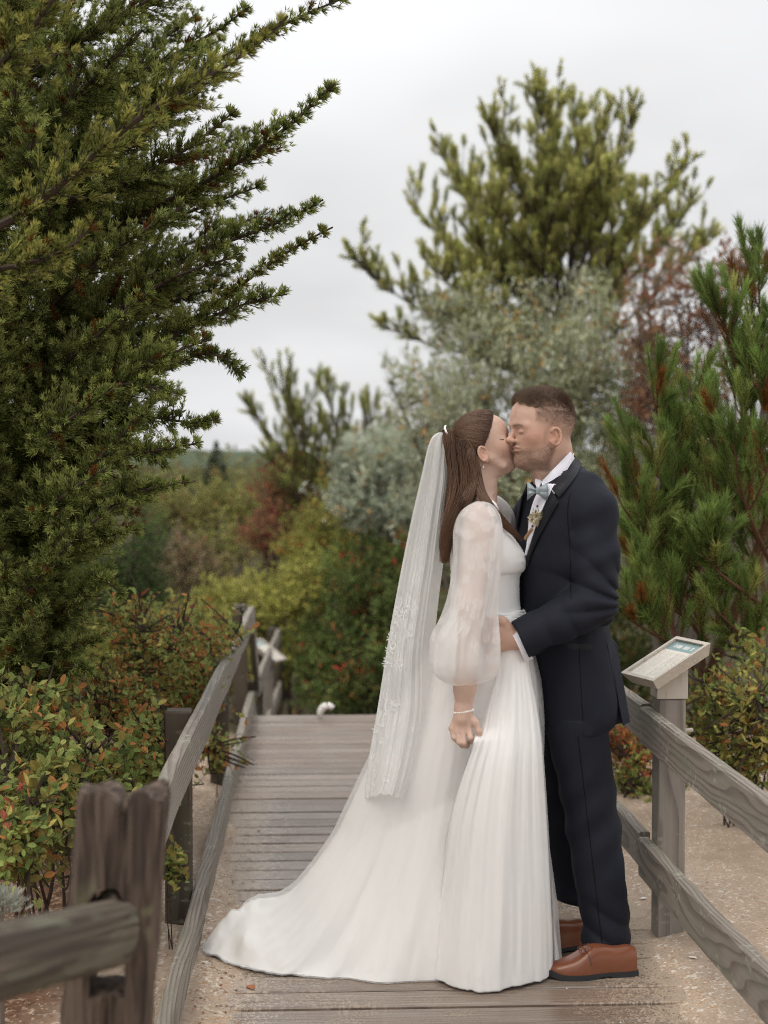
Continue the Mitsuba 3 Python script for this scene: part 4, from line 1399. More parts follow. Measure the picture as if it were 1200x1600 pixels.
# veil: a gathered net that falls from the comb, lace along its edge
def veil(dy0, sgn, seed):
    rows = dense([(675.5, 687, 699, .05, .018), (681, 677, 701, .05, .030), (695, 669.5, 702.5, .05, .045), (715, 664.5, 704, .05, .055), (745, 658, 704, .05, .065), (808, 643.5, 699, .05, .08), (884, 628, 692, .05, .10), (950, 615.5, 684, .05, .115), (1020, 603.5, 678, .05, .13), (1100, 591, 682, .05, .14), (1188, 576, 668, .05, .15), (1243, 569.5, 646, .05, .155)], 120)
    n = 150
    s = np.linspace(0, 1, n)
    V = []
    for i, (py, xl, xr, dy, b) in enumerate(rows):
        t = i / (len(rows) - 1)
        X = xl + (xr - xl) * s
        pl = meshkit.fbm(np.stack([s * 9, np.full(n, t * .7), np.full(n, seed)], -1), 3, int(seed)) - .5
        pl2 = np.sin(s * 75 + 5 * meshkit.noise(np.stack([s * 4, s * 0 + t * .4, s * 0 + seed], -1), 2))
        d = dy + sgn * b * np.sin(np.pi * np.clip(s, 0, 1)) ** .8 + pl * .06 * (.25 + t) + pl2 * (.001 + .0012 * t)
        V.append(Q(X, py + (9 * np.sin(s * 19) ** 2 + 30 * (meshkit.noise(np.stack([s * 6, s * 0, s * 0 + seed], -1)) - .5)) * max(0, t - .92) * 6 * (.5 if sgn > 0 else 1) * .5, d))
    V = np.array(V)
    wid = np.linalg.norm(V[:, -1] - V[:, 0], axis=1)
    uv = np.stack(np.broadcast_arrays(s[None] * wid[:, None], np.linspace(0, 1.17, len(V))[:, None]), -1).reshape(-1, 2)
    return V, uv


Vv, uv = veil(0, -1, 2)
k_veil = put('veil', grid_mesh(Vv), 'mat_veil', bride, smooth=True, uv=uv)
Vv2, uv2 = veil(0, 1, 5)
put('veil', grid_mesh(Vv2), 'mat_veil', bride, smooth=True, uv=uv2)
g_ = np.stack([Q(698 + 3 * math.sin(a * 2), 676 + 11 * math.cos(a), .05 - .055 * math.sin(a)) for a in np.linspace(.2, 2.9, 16)])
put('comb', tubes(g_[None], .0035, 6), 'mat_pearl', k_veil, smooth=True)
# sewn lace sprigs along the veil edge
tv, tf = leaf_shapes('diamond')
sp = []
for j in range(34):
    t_ = rng.uniform(.63, .985)
    i_ = int(t_ * (len(Vv) - 1))
    k_ = int(np.clip(rng.exponential(.16) + .03, .02, .62) * (Vv.shape[1] - 1))
    c_ = Vv[i_, k_] - [0, .004, 0]
    for m_ in range(7):
        an = m_ / 7 * 6.28 + j
        d_ = np.array([math.cos(an), -.15, math.sin(an)])
        sp.append(leaves('diamond', c_[None] + d_ * .004, d_[None], np.array([[0, -1.0, 0]]), rng.uniform(.008, .014), .0045, np.array([[1, 1, 1.0]]))[:2])
v, f = cat(sp)
put('lace_sprigs', (v, f), 'mat_satin', k_veil)
labels['person__veil__lace_sprigs'] = {'kind': 'stuff'}

# bracelet of pearls, ear drop
bc = Q(724.3, 1110.5, hd)
a_ = np.linspace(0, 2 * np.pi, 30, endpoint=False)
ico = trimesh.creation.icosphere(1)
brc = thing('person__bracelet')
put('band', tubes(np.stack([bc[0] + .0305 * np.cos(np.r_[a_, a_[:1]]), bc[1] + .0285 * np.sin(np.r_[a_, a_[:1]]), bc[2] + .0045 * np.cos(np.r_[a_, a_[:1]])], -1)[None], .0008, 5), 'mat_gold', brc)
for t_ in a_:
    c_ = bc + [.0305 * math.cos(t_), .0285 * math.sin(t_), .0045 * math.cos(t_)]
    put('bead', (ico.vertices * .0032 + c_, ico.faces), 'mat_pearl', brc, smooth=True)
er = BF.on(np.array([754.0]), np.array([722.5]), .004, -.03)[0]
k_ = thing('person__earring')
put('hook', tubes(np.array([er + [0, 0, .004], er + [.003, -.002, -.002], er + [.001, -.002, -.010]])[None], .0008, 5), 'mat_gold', k_)
put('pearl', (ico.vertices * [.004, .004, .0055] + er + [.001, -.002, -.015], ico.faces), 'mat_pearl', k_, smooth=True)

# ================================================================ the groom
groom = thing('person')
tag(groom, 'short-haired groom in navy suit and pale bow tie, one hand on her waist', 'person')
GC, GS = Q(844.8, 671.5, .035), 127 * MPP
GR = rot([0, 0, 1], 180 + 18) @ rot([0, 1, 0], -1)
zs = np.unique(np.concatenate([np.arange(.86, 1.00, .006), np.arange(.97, 1.20, .003), np.arange(1.20, 1.54, .007), np.arange(1.54, 1.90, .0023)]))
F = Field(np.arange(Q(725, 900)[0], Q(975, 900)[0], .0028), np.arange(Y0 - .24, Y0 + .48, .0032), zs)
head_prims(F, GC, GR, GS, True)
F.cone(Q(868, 700, .05), Q(873, 775, .09), .053, .062, .02)
F.cone(Q(850, 715, .045), Q(862, 775, .07), .048, .055, .02)
F.cone(Q(842, 735, .03), Q(846, 741, .03), .016, .016, .02)
F.loft([(Q(0, py, 0)[2], Q((l + r) / 2, py, .1)[0], (r - l) / 2 * MPP, Y0 + .1, h_) for py, l, r, h_ in
        [(768, 848, 910, .10), (800, 828, 930, .15), (900, 828, 928, .14), (1000, 832, 928, .13), (1140, 850, 930, .12)]], .03)
gh = -.105
F.chain([Q(915, 800, -.04), Q(928, 945, -.115), Q(830, 1000, -.115), Q(802, 999, gh)], [.042, .040, .034, .031], .02)
F.chain([Q(850, 785, .27), Q(800, 930, .36), Q(740, 935, .27)], [.044, .040, .034], .02)
# left hand laid on her waist, fingers reaching round behind her sleeve
gm = [(778, 972, gh - .012), (775, 985, gh - .015), (774.5, 999, gh - .014), (777, 1013, gh - .008)]
for j in range(4):
    F.cone(Q(800, 990 + j * 5.5, gh - .004), Q(*gm[j]), .018, .0125, .016)
    px, py, dd = gm[j]
    ln = (17, 19, 18, 14)[j]
    F.chain([Q(px, py, dd), Q(px - ln, py + (j - 1) * 2.0, dd + .004), Q(px - ln * 1.75, py + (j - 1) * 3.2 + 2, dd + .022), Q(px - ln * 2.2, py + (j - 1) * 3.6 + 4, dd + .042)], [.0115, .0105, .0095, .0080], .004)
F.chain([Q(797, 984, gh - .006), Q(786, 971, gh - .016), Q(774, 968, gh - .010), Q(762, 966, gh + .004)], [.017, .0145, .0115, .009], .008)
# the hidden right hand behind her back
rh = (740, 935, .26)
for j in range(4):
    F.chain([Q(740, 922 + 8 * j, .26), Q(722, 920 + 9 * j, .235), Q(706, 921 + 9 * j, .205)], [.015, .0105, .008], .006)
F.chain([Q(742, 920, .255), Q(730, 908, .23), Q(722, 903, .21)], [.014, .011, .008], .006)
V, f = F.mesh(1)
GF = F
col, q = skin_color(V, GC, GR, GS, True, (.53, .342, .262), 9)
# close-cropped sides and stubble: short hairs that show as their own colour over the skin
nz = meshkit.noise(V * 520, 2)
nb = meshkit.fbm(V * 45, 2, 6)
beard = np.clip((-.16 - .55 * np.clip(q[:, 0] - .05, -.1, .12) - q[:, 2]) / .05, 0, 1) * np.clip((q[:, 2] + .53) / .04, 0, 1) * np.clip((q[:, 0] + .085) / .05, 0, 1)
beard *= 1 - np.exp(-(((q - [.36, 0, -.246]) / [.06, .085, .034]) ** 4).sum(1))
mous = np.exp(-(((q - [.34, 0, -.185]) / [.07, .13, .028]) ** 4).sum(1))
beard = np.maximum(beard, mous * .9)
side = np.clip((.20 - np.abs(q[:, 1])) * 0 + (q[:, 2] - (-.06 + .25 * np.clip(q[:, 0] + .02, -1, .3))) / .18, 0, 1) * np.clip((-.795 * q[:, 0] * 0 + .215 - q[:, 0]) / .05, 0, 1)
nape = np.clip((-.20 - q[:, 0]) / .08, 0, 1) * np.clip((q[:, 2] + .27) / .16, 0, 1)
burn = np.exp(-(((q[:, [0, 2]] - [.055, -.10]) / [.05, .16]) ** 4).sum(1)) * (np.abs(q[:, 1]) > .2)
crop = np.maximum(np.maximum(side, nape) * .9, burn * .8)
w_ = np.clip(beard * (.46 + .75 * (nz - .35)) * (.72 + .5 * nb), 0, .9)[:, None]
col = col * (1 - w_) + np.array([.085, .045, .028]) * w_
w_ = np.clip(crop * (.50 + .5 * (nz - .4)) * np.clip(.55 + 2.6 * np.clip(q[:, 2] - .04, 0, .3), 0, 1.5), 0, .9)[:, None]
col = col * (1 - w_) + np.array([.085, .052, .036]) * w_
scene[groom] = mikit.ply((V, f), 'mat_skin', smooth=True, color=col)

# hair on top: short, brushed forward and up
hp = []
n = 5200
u = rng.uniform(-1, 1, (n * 6, 3))
u = unit(u)
cg, rg = np.array([-.03, 0, .13]), np.array([.418, .310, .363])
p = u * rg + cg
hl = (p[:, 2] > .20 + .30 * np.clip(p[:, 0], 0, 1) + .10 * np.clip(-p[:, 0] - .1, 0, 1) * -1) & (p[:, 0] < .315 - .25 * np.clip(np.abs(p[:, 1]) - .15, 0, 1))
p, u = p[hl][:n], u[hl][:n]
n = len(p)
nrm = unit(u / rg)
fwd_ = np.array([.75, 0, .25])
d = unit(nrm * .55 + fwd_ * (np.clip(.55 + p[:, :1], -.1, 1)) + rng.normal(0, .13, (n, 3)))
top = np.clip((p[:, 2] - .22) / .18, 0, 1)
L = (.016 + .050 * top + .075 * np.clip(p[:, 0] - .05, 0, 1)) * rng.uniform(.75, 1.15, n)
k = np.linspace(0, 1, 5)
flow = unit(fwd_ + rng.normal(0, .3, (n, 3)))
Pl = p[:, None] + d[:, None] * (L[:, None, None] * k[None, :, None]) + flow[:, None] * (L[:, None, None] * .25 * (k ** 2)[None, :, None])
P = GC + (Pl * GS) @ GR.T
v, f = tubes(P, .00105 * (1 - .55 * k)[None] * rng.uniform(.8, 1.2, (n, 1)), 3, cap=False)
hp.append((v, f, np.repeat(rng.uniform(.65, 1.3, (n, 1)), 15, 0)))
Fg = Field(np.arange(GC[0] - .16, GC[0] + .16, .004), np.arange(GC[1] - .14, GC[1] + .14, .004), np.arange(GC[2] - .10, GC[2] + .19, .004))


def gcap(X, Y, Z):
    dd = np.stack([a.astype(np.float32) for a in np.broadcast_arrays(X - GC[0], Y - GC[1], Z - GC[2])], -1) / GS
    ql = dd @ GR.astype(np.float32)
    e = (ql - cg.astype(np.float32)) / (rg * [1.0, 1.0, 1.0]).astype(np.float32)
    k0 = np.sqrt((e ** 2).sum(-1))
    t_ = np.clip((ql[..., 2] - .24) / .2, 0, 1)
    return np.maximum((k0 - 1 - .025 * t_ + .004) * .34, np.maximum(.235 + .25 * np.clip(ql[..., 0], 0, 1) - ql[..., 2], ql[..., 0] - .31)) * GS


Fg.apply(gcap, GC - .16, GC + .2, .001)
ns = 3600
us = unit(rng.normal(size=(ns * 5, 3)))
ps = us * rg * .998 + cg
kp = (ps[:, 2] < .24) & (ps[:, 2] > -.10 - .25 * np.clip(-ps[:, 0], 0, .3)) & (ps[:, 0] < .20 - .35 * np.clip(.10 - ps[:, 2], 0, 1)) & ~((np.abs(ps[:, 0] + .03) < .10) & (ps[:, 2] < .03)) & (rng.uniform(size=len(ps)) < np.clip((ps[:, 2] + .16) / .36, .10, 1))
ps, us = ps[kp][:ns], us[kp][:ns]
ns = len(ps)
ds = unit(us / rg * .6 + np.array([.1, 0, -.75]) + rng.normal(0, .2, (ns, 3)))
Ls = .012 + .018 * np.clip(ps[:, 2] / .24, 0, 1)
ks = np.linspace(0, 1, 3)
P = GC + ((ps[:, None] + ds[:, None] * Ls[:, None, None] * ks[None, :, None]) * GS) @ GR.T
v, f = tubes(P, .0005 * (1 - .6 * ks)[None], 3, cap=False)
hp.append((v, f, np.repeat(rng.uniform(.5, .8, (ns, 1)), 9, 0)))
v, f = Fg.mesh(3)
hp.append((v, f, np.full((len(v), 1), .75)))
put_col('hair', hair_mesh(hp, (.105, .070, .050), (.225, .155, .112), rng), 'mat_hair', groom, True)
# trousers
F = Field(np.arange(Q(835, 900)[0], Q(1000, 900)[0], .005), np.arange(Y0 - .16, Y0 + .42, .005), np.arange(.03, .98, .006))


def leg_rows(rows):
    return [(Q(0, py, 0)[2], Q(cx, py, dy)[0], rpx * MPP, Y0 + dy, hd_) for py, cx, rpx, dy, hd_ in rows]


F.loft(leg_rows([(1128, 903, 44, .02, .10), (1147, 903, 48, .02, .105), (1227, 913, 45, .015, .10), (1290, 924, 42.5, .01, .095), (1337, 932, 42, .0, .09), (1400, 940.5, 41, -.01, .086), (1440, 946, 38, -.015, .083), (1466, 947.5, 38, -.02, .086), (1484, 946, 40, -.02, .09)]), .01)
F.loft(leg_rows([(1128, 886, 40, .20, .09), (1160, 883, 44, .20, .105), (1290, 886, 42, .22, .095), (1385, 893, 40, .24, .086), (1430, 900, 37, .25, .083), (1449, 903, 38, .25, .086)]), .02)
F.loft(leg_rows([(1122, 897, 44, .11, .15), (1140, 897, 44, .11, .15), (1150, 896, 44, .11, .14)]), .04)


def trouser_folds(X, Y, Z):
    z = Z
    stack = .0045 * np.exp(-((z - .13) / .10) ** 2) * (1 - 2 * np.abs(np.sin(z * 38 + 2.2 * np.sin(X * 14) + 5 * Y)))
    knee = .0045 * np.sin((z - X * .9) * 46 + Y * 9) * np.exp(-((z - .47) / .16) ** 2)
    pq = np.stack([a.astype(np.float32) for a in np.broadcast_arrays(X * 7, Y * 7, Z * 3.4)], -1)
    return (stack + knee + (meshkit.fbm(pq, 2, 3) - .5) * .022).astype(np.float32)


F.apply(trouser_folds, [Q(835, 900)[0], Y0 - .16, .03], [Q(1000, 900)[0], Y0 + .42, .98], 0, 'shift')
v, f = F.mesh(3)
trs = put('trousers', (v, f), 'mat_suit', groom, smooth=True)
TF = F
pts = F.on(np.linspace(903, 941, 40), np.linspace(1150, 1478, 40), -.0002)
put('crease', tubes(pts[None], .0016, 5), 'mat_seam', trs)


# shoes
def shoe(toe, heel, zt, wdt):
    toe, heel = np.asarray(toe), np.asarray(heel)
    d = unit((heel - toe)[:2])
    L = np.linalg.norm((heel - toe)[:2])
    s = np.array([-d[1], d[0]])
    n, m = 60, 40
    t = np.linspace(0, 1, n)
    w = np.interp(t, [0, .04, .12, .25, .38, .55, .70, .85, .95, 1], [.012, .026, .039, .049, .052, .042, .036, .037, .033, .012])
    h = np.interp(t, [0, .05, .15, .3, .42, .5, .6, .75, .9, .97, 1], [.030, .042, .052, .066, .088, .100, .098, .092, .094, .088, .06])
    f_ = PchipInterpolator(t[::4], np.stack([w, h], -1)[::4])
    w, h = f_(t).T
    a = np.linspace(0, np.pi, m)
    up = []
    zb = .016 + .012 * np.exp(-((t - 0) / .10) ** 2)
    for i in range(n):
        c, sn = np.cos(a), np.sin(a)
        side = np.sign(c) * np.abs(c) ** .62 * w[i]
        z = zb[i] + (h[i] - zb[i]) * np.abs(sn) ** .75
        top = np.clip((t[i] - .40) / .08, 0, 1)
        p = toe[:2] + d * (t[i] * L)
        up.append(np.stack([p[0] + s[0] * side, p[1] + s[1] * side, z], -1))
    V = np.array(up)
    # vamp and quarter edges stand a little proud
    k = thing('person_001__shoe')
    put('upper', grid_mesh(V), 'mat_leather', k, smooth=True)
    q = []
    for i in range(n):
        tt = t[i]
        hl = 0 if tt > .70 else (.006 if tt > .62 else 0)
        lift = .010 * np.exp(-((tt - .0) / .13) ** 2) + (.0 if tt > .74 else .008 * np.clip((.74 - tt) / .06, 0, 1) * np.clip((tt - .50) / .06, 0, 1))
        p = toe[:2] + d * (tt * L) + d * np.interp(tt, [0, 1], [-.004, .004])
        ws = w[i] + .0035
        row = []
        for sd, z in ((-1, lift), (-1, zb[i] + .003), (1, zb[i] + .003), (1, lift)):
            row.append([p[0] + s[0] * sd * ws, p[1] + s[1] * sd * ws, z])
        q.append(row)
    Vs = np.array(q)
    v, f = grid_mesh(Vs, True)
    f = np.vstack([f, [[0, 1, 2], [0, 2, 3]], np.array([[0, 2, 1], [0, 3, 2]]) + (n - 1) * 4])
    put('sole', (v, f), 'mat_sole', k, smooth=30)
    # facing edge, laces and collar
    i0 = int(.40 * n)
    edge = np.array([V[i0 + int(7 * (1 - abs(j - m / 2) / (m / 2))) - 6 + int(10 * abs(j - m / 2) / (m / 2)), j] for j in range(4, m - 4)])
    put('seam', tubes(spline(edge, 40)[None], .0012, 5), 'mat_sole', k)
    for j in range(3):
        r = V[int((.41 + .035 * j) * n), m // 2 - 5: m // 2 + 6] + [0, 0, .002]
        put('lace', tubes(r[None], .0016, 5), 'mat_leather', k)
    c = V[int(.41 * n), m // 2 + 2] + [0, 0, .003]
    for sg in (-1, 1):
        loop = np.array([c, c + [-.010, -.010 * sg - .004, .010], c + [-.022, -.014 * sg - .006, .004], c + [-.012, -.016 * sg, -.004], c])
        put('lace', tubes(spline(loop, 18)[None], .0014, 5), 'mat_leather', k)


shoe(G(856, 1520, .016), G(991, 1513, .016), 0, 0)
tt_, hh_ = G(815, 1483, .016), G(917, 1472, .016)
shoe(tt_, hh_, 0, 0)

# jacket
F = Field(np.arange(Q(715, 900)[0], Q(1000, 900)[0], .0042), np.arange(Y0 - .26, Y0 + .50, .0045), np.arange(.70, 1.66, .0045))
jrows = [(722, 866, 897, .10, .07), (735, 850, 916, .10, .10), (748, 836, 928, .10, .15), (765, 822, 940, .10, .185), (790, 810, 950, .10, .20), (830, 805, 953, .10, .198), (880, 806, 953, .10, .19), (930, 808, 951, .10, .175), (975, 811, 952, .10, .170), (1020, 818, 957, .10, .175), (1060, 828, 962, .10, .182), (1100, 836, 966, .10, .188), (1130, 840, 965, .10, .19), (1153, 845, 950, .10, .19)]
F.loft([(Q(0, py, 0)[2], Q((l + r) / 2, py, dy)[0], (r - l) / 2 * MPP, Y0 + dy, hd_) for py, l, r, dy, hd_ in jrows], .01, 2.15)
# back flap that kicks out at the vent
F.cone(Q(958, 1010, .08), Q(970, 1118, .06), .012, .020, .03)
F.chain([Q(916, 768, .0), Q(928, 800, -.055), Q(931, 870, -.085), Q(929, 940, -.115)], [.062, .072, .070, .067], .03)
A_, B_ = Q(929, 945, -.115), Q(806, 1004, -.115)
cn = unit(Q(804, 976, -.115) - Q(833, 1040, -.115))
cd = unit(A_ - B_)
cpl = np.cross([0, 1.0, 0], cn)
cpl = cpl * np.sign(cpl @ cd)
cp = Q(816, 1008, -.115)
F.cone(A_, B_, .070, .063, .02, clip=lambda X, Y, Z: -((X - cp[0]) * cpl[0] + (Y - cp[1]) * cpl[1] + (Z - cp[2]) * cpl[2]))
F.chain([Q(852, 770, .22), Q(836, 810, .27), Q(800, 925, .37), Q(752, 935, .285)], [.055, .072, .066, .055], .03)


def jacket_folds(X, Y, Z):
    pq = np.stack([a.astype(np.float32) for a in np.broadcast_arrays(X * 9, Y * 9, Z * 5)], -1)
    base = (meshkit.fbm(pq, 3, 8) - .5) * .015
    el = Q(940, 935, -.13)
    r2 = np.exp(-(((X - el[0]) / .16) ** 2 + ((Z - el[2]) / .13) ** 2)) * (Y < Y0 + .03)
    ang = np.arctan2(Z - (el[2] - .02), X - (el[0] + .10))
    fold = .0065 * (1 - 2 * np.abs(np.sin(ang * 7.5 + 1.6 * meshkit.noise(pq * .8, 2)))) * r2
    up = np.exp(-(((Z - Q(0, 850, 0)[2]) / .12) ** 2)) * (Y < Y0 + .0) * (X > Q(885, 850)[0])
    drag = .0026 * np.sin((Z - .45 * (X - el[0])) * 74 + 2.5 * meshkit.noise(pq, 4)) * up
    sl = np.exp(-(((X - Q(870, 985)[0]) / .09) ** 2 + ((Z - Q(0, 985)[2]) / .07) ** 2)) * (Y < Y0 + .0)
    fore = .0045 * (1 - 2 * np.abs(np.sin((X * .9 + Z * .5) * 36 + 2.0 * meshkit.noise(pq, 5)))) * sl
    return (base + fold + drag + fore).astype(np.float32)


F.apply(jacket_folds, [Q(715, 900)[0], Y0 - .26, .70], [Q(1000, 900)[0], Y0 + .50, 1.66], 0, 'shift')
# armhole seam and hollow of the sleeve mouth, vent
F.cone(B_ + cpl * .0, cp + cpl * .06, .054, .052, .003, 'cut')
v, f = F.mesh(3)
jk = put('jacket', (v, f), 'mat_suit', groom, smooth=True)
JF = F


def strip(A, B, rows, cols, off, thick, field, curl=0.0):
    """A cloth strip between two pixel lines laid on the coat."""
    A, B = spline(A, rows), spline(B, rows)
    s = np.linspace(0, 1, cols)[None, :, None]
    px = A[:, None] * (1 - s) + B[:, None] * s
    o = off + curl * np.sin(np.pi * s[..., 0]) ** .7 + 0 * px[..., 0]
    P = field.on(px[..., 0], px[..., 1], 0.0, .0)
    P = P + (np.array([0, -1.0, 0]) * o[..., None])
    from scipy.ndimage import gaussian_filter
    P[..., 1] = gaussian_filter(P[..., 1], 1.2, mode='nearest')
    return slab(P, -thick)


# shirt front in the opening of the coat
sh = put('shirt', strip([(850, 756), (837, 776), (829, 800), (825, 835), (820, 868)], [(874, 757), (862, 779), (850, 800), (838, 825), (822, 866)], 24, 10, .004, .003, JF, .010), 'mat_shirt', groom, smooth=50)
# collar: a stand round the neck and two turned-down leaves
a_ = np.linspace(0, 2 * np.pi, 60)
ring = []
for hgt in (0, 1):
    cxp = 868 + (2 if hgt else 0)
    ring.append(np.stack([Q(cxp + 27 * math.cos(t_), (738 - 21 * math.cos(t_)) - (9 if hgt else -10), .065 + .068 * math.sin(t_)) for t_ in a_]))
ring = np.array([ring[1], (ring[0] + ring[1]) / 2 * 1.0, ring[0]])
put('collar', slab(ring, .003), 'mat_shirt', sh, smooth=50)


def leaf_sheet(A, B, dyA, dyB, rows=14, cols=8, thick=.003, bow=.004):
    A, B = spline(A, rows), spline(B, rows)
    dA, dB = np.interp(np.linspace(0, 1, rows), np.linspace(0, 1, len(dyA)), dyA), np.interp(np.linspace(0, 1, rows), np.linspace(0, 1, len(dyB)), dyB)
    s = np.linspace(0, 1, cols)[None]
    px = A[:, None, 0] * (1 - s) + B[:, None, 0] * s
    py = A[:, None, 1] * (1 - s) + B[:, None, 1] * s
    d = dA[:, None] * (1 - s) + dB[:, None] * s - bow * np.sin(np.pi * s)
    return slab(Q(px, py, d), -thick)


put('collar', leaf_sheet([(891.5, 706), (876, 722), (861, 738), (846.5, 754)], [(897, 716), (886, 733), (871, 757), (853, 775)], [.0, -.012, -.02, -.005], [.0, -.02, -.035, -.035]), 'mat_shirt', sh, smooth=50)
put('collar', leaf_sheet([(839, 737), (844, 748), (850, 757)], [(835.5, 752), (839, 762), (846, 769)], [.05, .02, .0], [.02, .0, -.02]), 'mat_shirt', sh, smooth=50)
for px, py in ((839.5, 791), (832, 822)):
    p_ = JF.on(np.array([px]), np.array([py]), .019)[0]
    put('button', (ico.vertices * [.0035, .002, .0045] + p_, ico.faces), 'mat_button', sh, smooth=True)
# cuff
ring = []
for o_, rr in ((-.016, .050), (.012, .052)):
    c_ = cp - cpl * (-o_) * 1.0
    c_ = cp + cpl * o_
    u1, u2 = cn, np.array([0, 1.0, 0])
    ring.append(np.stack([c_ + u1 * (rr * math.cos(t_)) + u2 * (rr * .80 * math.sin(t_)) for t_ in a_]))
put('cuff', slab(np.array([ring[0], (ring[0] + ring[1]) / 2, ring[1]]), .003), 'mat_shirt', sh, smooth=50)

# lapels, welt pocket, flap, front edge
put('lapel', strip([(862, 766), (848, 795), (834, 836), (820, 880)], [(871.5, 784), (858, 808), (841, 840), (823, 885)], 40, 10, .006, .004, JF, .006), 'mat_lapel', jk, smooth=50)
put('lapel', strip([(894.5, 712), (884, 730), (872, 749), (862, 765)], [(907, 727), (897, 747), (884, 764), (873, 777)], 24, 9, .0075, .004, JF, .005), 'mat_lapel', jk, smooth=50)
for g_ in ([(871.5, 784), (858, 808), (841, 840), (824, 884)], [(907, 727), (897, 747), (884, 764), (873, 777)]):
    g_ = spline(g_, 40)
    put('edge_piping', tubes(JF.on(g_[:, 0], g_[:, 1], .009)[None], .0016, 6), 'mat_piping', jk, smooth=True)
put('lapel', strip([(836, 752), (829, 772), (821, 800), (814, 838), (810, 868)], [(822, 756), (815, 782), (811, 806), (808, 838), (807.5, 868)], 30, 8, .006, .004, JF, .003), 'mat_lapel', jk, smooth=50)
pk = strip([(829, 861), (846, 855), (866, 851)], [(829.5, 869), (846, 863), (867, 859)], 16, 5, .001, .0025, JF)
put('welt_pocket', pk, 'mat_lapel', jk, smooth=50)
for pts in ([(891, 770), (887, 800), (889, 840), (891, 880), (891, 915), (893, 936)], [(905, 1010), (907, 1060), (910, 1110), (913, 1157)], [(948, 1006), (957, 1050), (966, 1100), (974, 1132)]):
    g_ = spline(pts, 40)
    put('seam', tubes(JF.on(g_[:, 0], g_[:, 1], .0006)[None], .0011, 5), 'mat_seam', jk)
put('pocket_flap', strip([(886, 1004), (904, 1006), (926, 1006)], [(886.5, 1012), (904, 1014.5), (925, 1014)], 16, 6, .001, .003, JF), 'mat_lapel', jk, smooth=50)
for j in range(3):
    p_ = JF.on(np.array([822.0 + 9 * j * .75]), np.array([1017.0 + 0 * j - j * 3]), .002)[0]
# flared vent panel at the back
put('vent_flap', leaf_sheet([(951, 1005), (958, 1050), (966, 1100), (973, 1134)], [(957, 1003), (968, 1045), (978, 1100), (983, 1128)], [.01, .0, -.01, -.02], [.05, .05, .04, .03], 24, 8, .004, .0), 'mat_suit', jk, smooth=50)

# bow tie
bt = thing('person_001__bow_tie')
kc = np.array([840.5, 767.0])
for sg, pts in ((-1, [(-3, -2, 0), (-10, -10, -.012), (-17, -15, -.004)]), (1, [(3, -3, 0), (9, -9, -.014), (13, -12, -.006)])):
    e1 = np.array(pts)
    bot = np.array([(-3, 4, 0), (-10, 9, -.012), (-17, 15, -.004)] if sg < 0 else [(3, 4, 0), (9, 11, -.014), (14, 16, -.006)])
    A_, B_ = spline(e1, 16), spline(bot, 16)
    s_ = np.linspace(0, 1, 18)[None, :, None]
    g_ = A_[:, None] * (1 - s_) + B_[:, None] * s_
    ruff = .006 * np.sin(s_[..., 0] * 2 * np.pi * 2.3 + .6) * np.linspace(1.0, .35, 16)[:, None]
    P = Q(kc[0] + g_[..., 0], kc[1] + g_[..., 1], -.062 + g_[..., 2] + ruff - .012 * np.sin(np.pi * s_[..., 0]))
    uvb = np.stack(np.broadcast_arrays(np.linspace(0, 1, 16)[:, None], np.linspace(0, 1, 18)[None]), -1).reshape(-1, 2)
    v, f = slab(P, .006)
    put('wing', (v, f), 'mat_bow', bt, smooth=True, uv=np.vstack([uvb, uvb]))
kn = box([-.0085, -.010, -.011], [.0085, .010, .011], .004)
v = kn.vertices + Q(kc[0], kc[1], -.072)
put('knot', (v, kn.faces), 'mat_bow', bt, smooth=True, uv=np.zeros((len(v), 2)))

# boutonniere pinned on the lapel: dried cream flowers, sprigs and a twine-bound stem
bq = thing('person_001__boutonniere')
cb = JF.on(np.array([837.0]), np.array([812.0]), .026)[0]
nf = 240
dd = rnd_dir(rng, nf)
dd[:, 1] = -np.abs(dd[:, 1]) * .8
pos = cb + dd * rng.uniform(.006, .019, (nf, 1)) * [1.0, .7, 1.15] + [0, 0, .004]
c_ = np.array([[.78, .68, .48], [.82, .76, .60], [.62, .52, .33], [.40, .38, .26]])[rng.choice(4, nf, p=[.4, .3, .15, .15])] * rng.uniform(.8, 1.1, (nf, 1))
put_col('petals', leaves('diamond', pos, dd + rng.normal(0, .35, (nf, 3)), rnd_dir(rng, nf), rng.uniform(.007, .013, nf), rng.uniform(.004, .007, nf), c_), 'mat_leaf', bq)
labels[bq + '__petals'] = {'kind': 'stuff'}
ng = 26
gd = unit(np.array([.35, -.25, .9]) + rng.normal(0, .55, (ng, 3)))
pos = cb + gd * rng.uniform(.012, .03, (ng, 1))
for j in range(ng):
    put_col('sprig', leaves('diamond', pos[j:j + 1], gd[j:j + 1], rnd_dir(rng, 1), rng.uniform(.010, .018), rng.uniform(.003, .006), np.array([[.22, .24, .15]]) * rng.uniform(.7, 1.3)), 'mat_leaf', bq)
st = JF.on(np.array([832.0, 826.0, 820.5]), np.array([826.0, 834.0, 842.0]), .016)
put('stem', tubes(spline(st, 10)[None], .0058, 8), 'mat_twine', bq, smooth=True)

# ---------------------------------------------------------------- vegetation
rng = np.random.default_rng(23)


def gz(x, y):
    return float(ground_z(x, y))


def palette(pal, w, n, rng, jit=.22):
    pal = np.asarray(pal, float)
    w = np.asarray(w, float)
    c = pal[rng.choice(len(pal), n, p=w / w.sum())]
    return c * rng.uniform(1 - jit, 1 + jit, (n, 1))


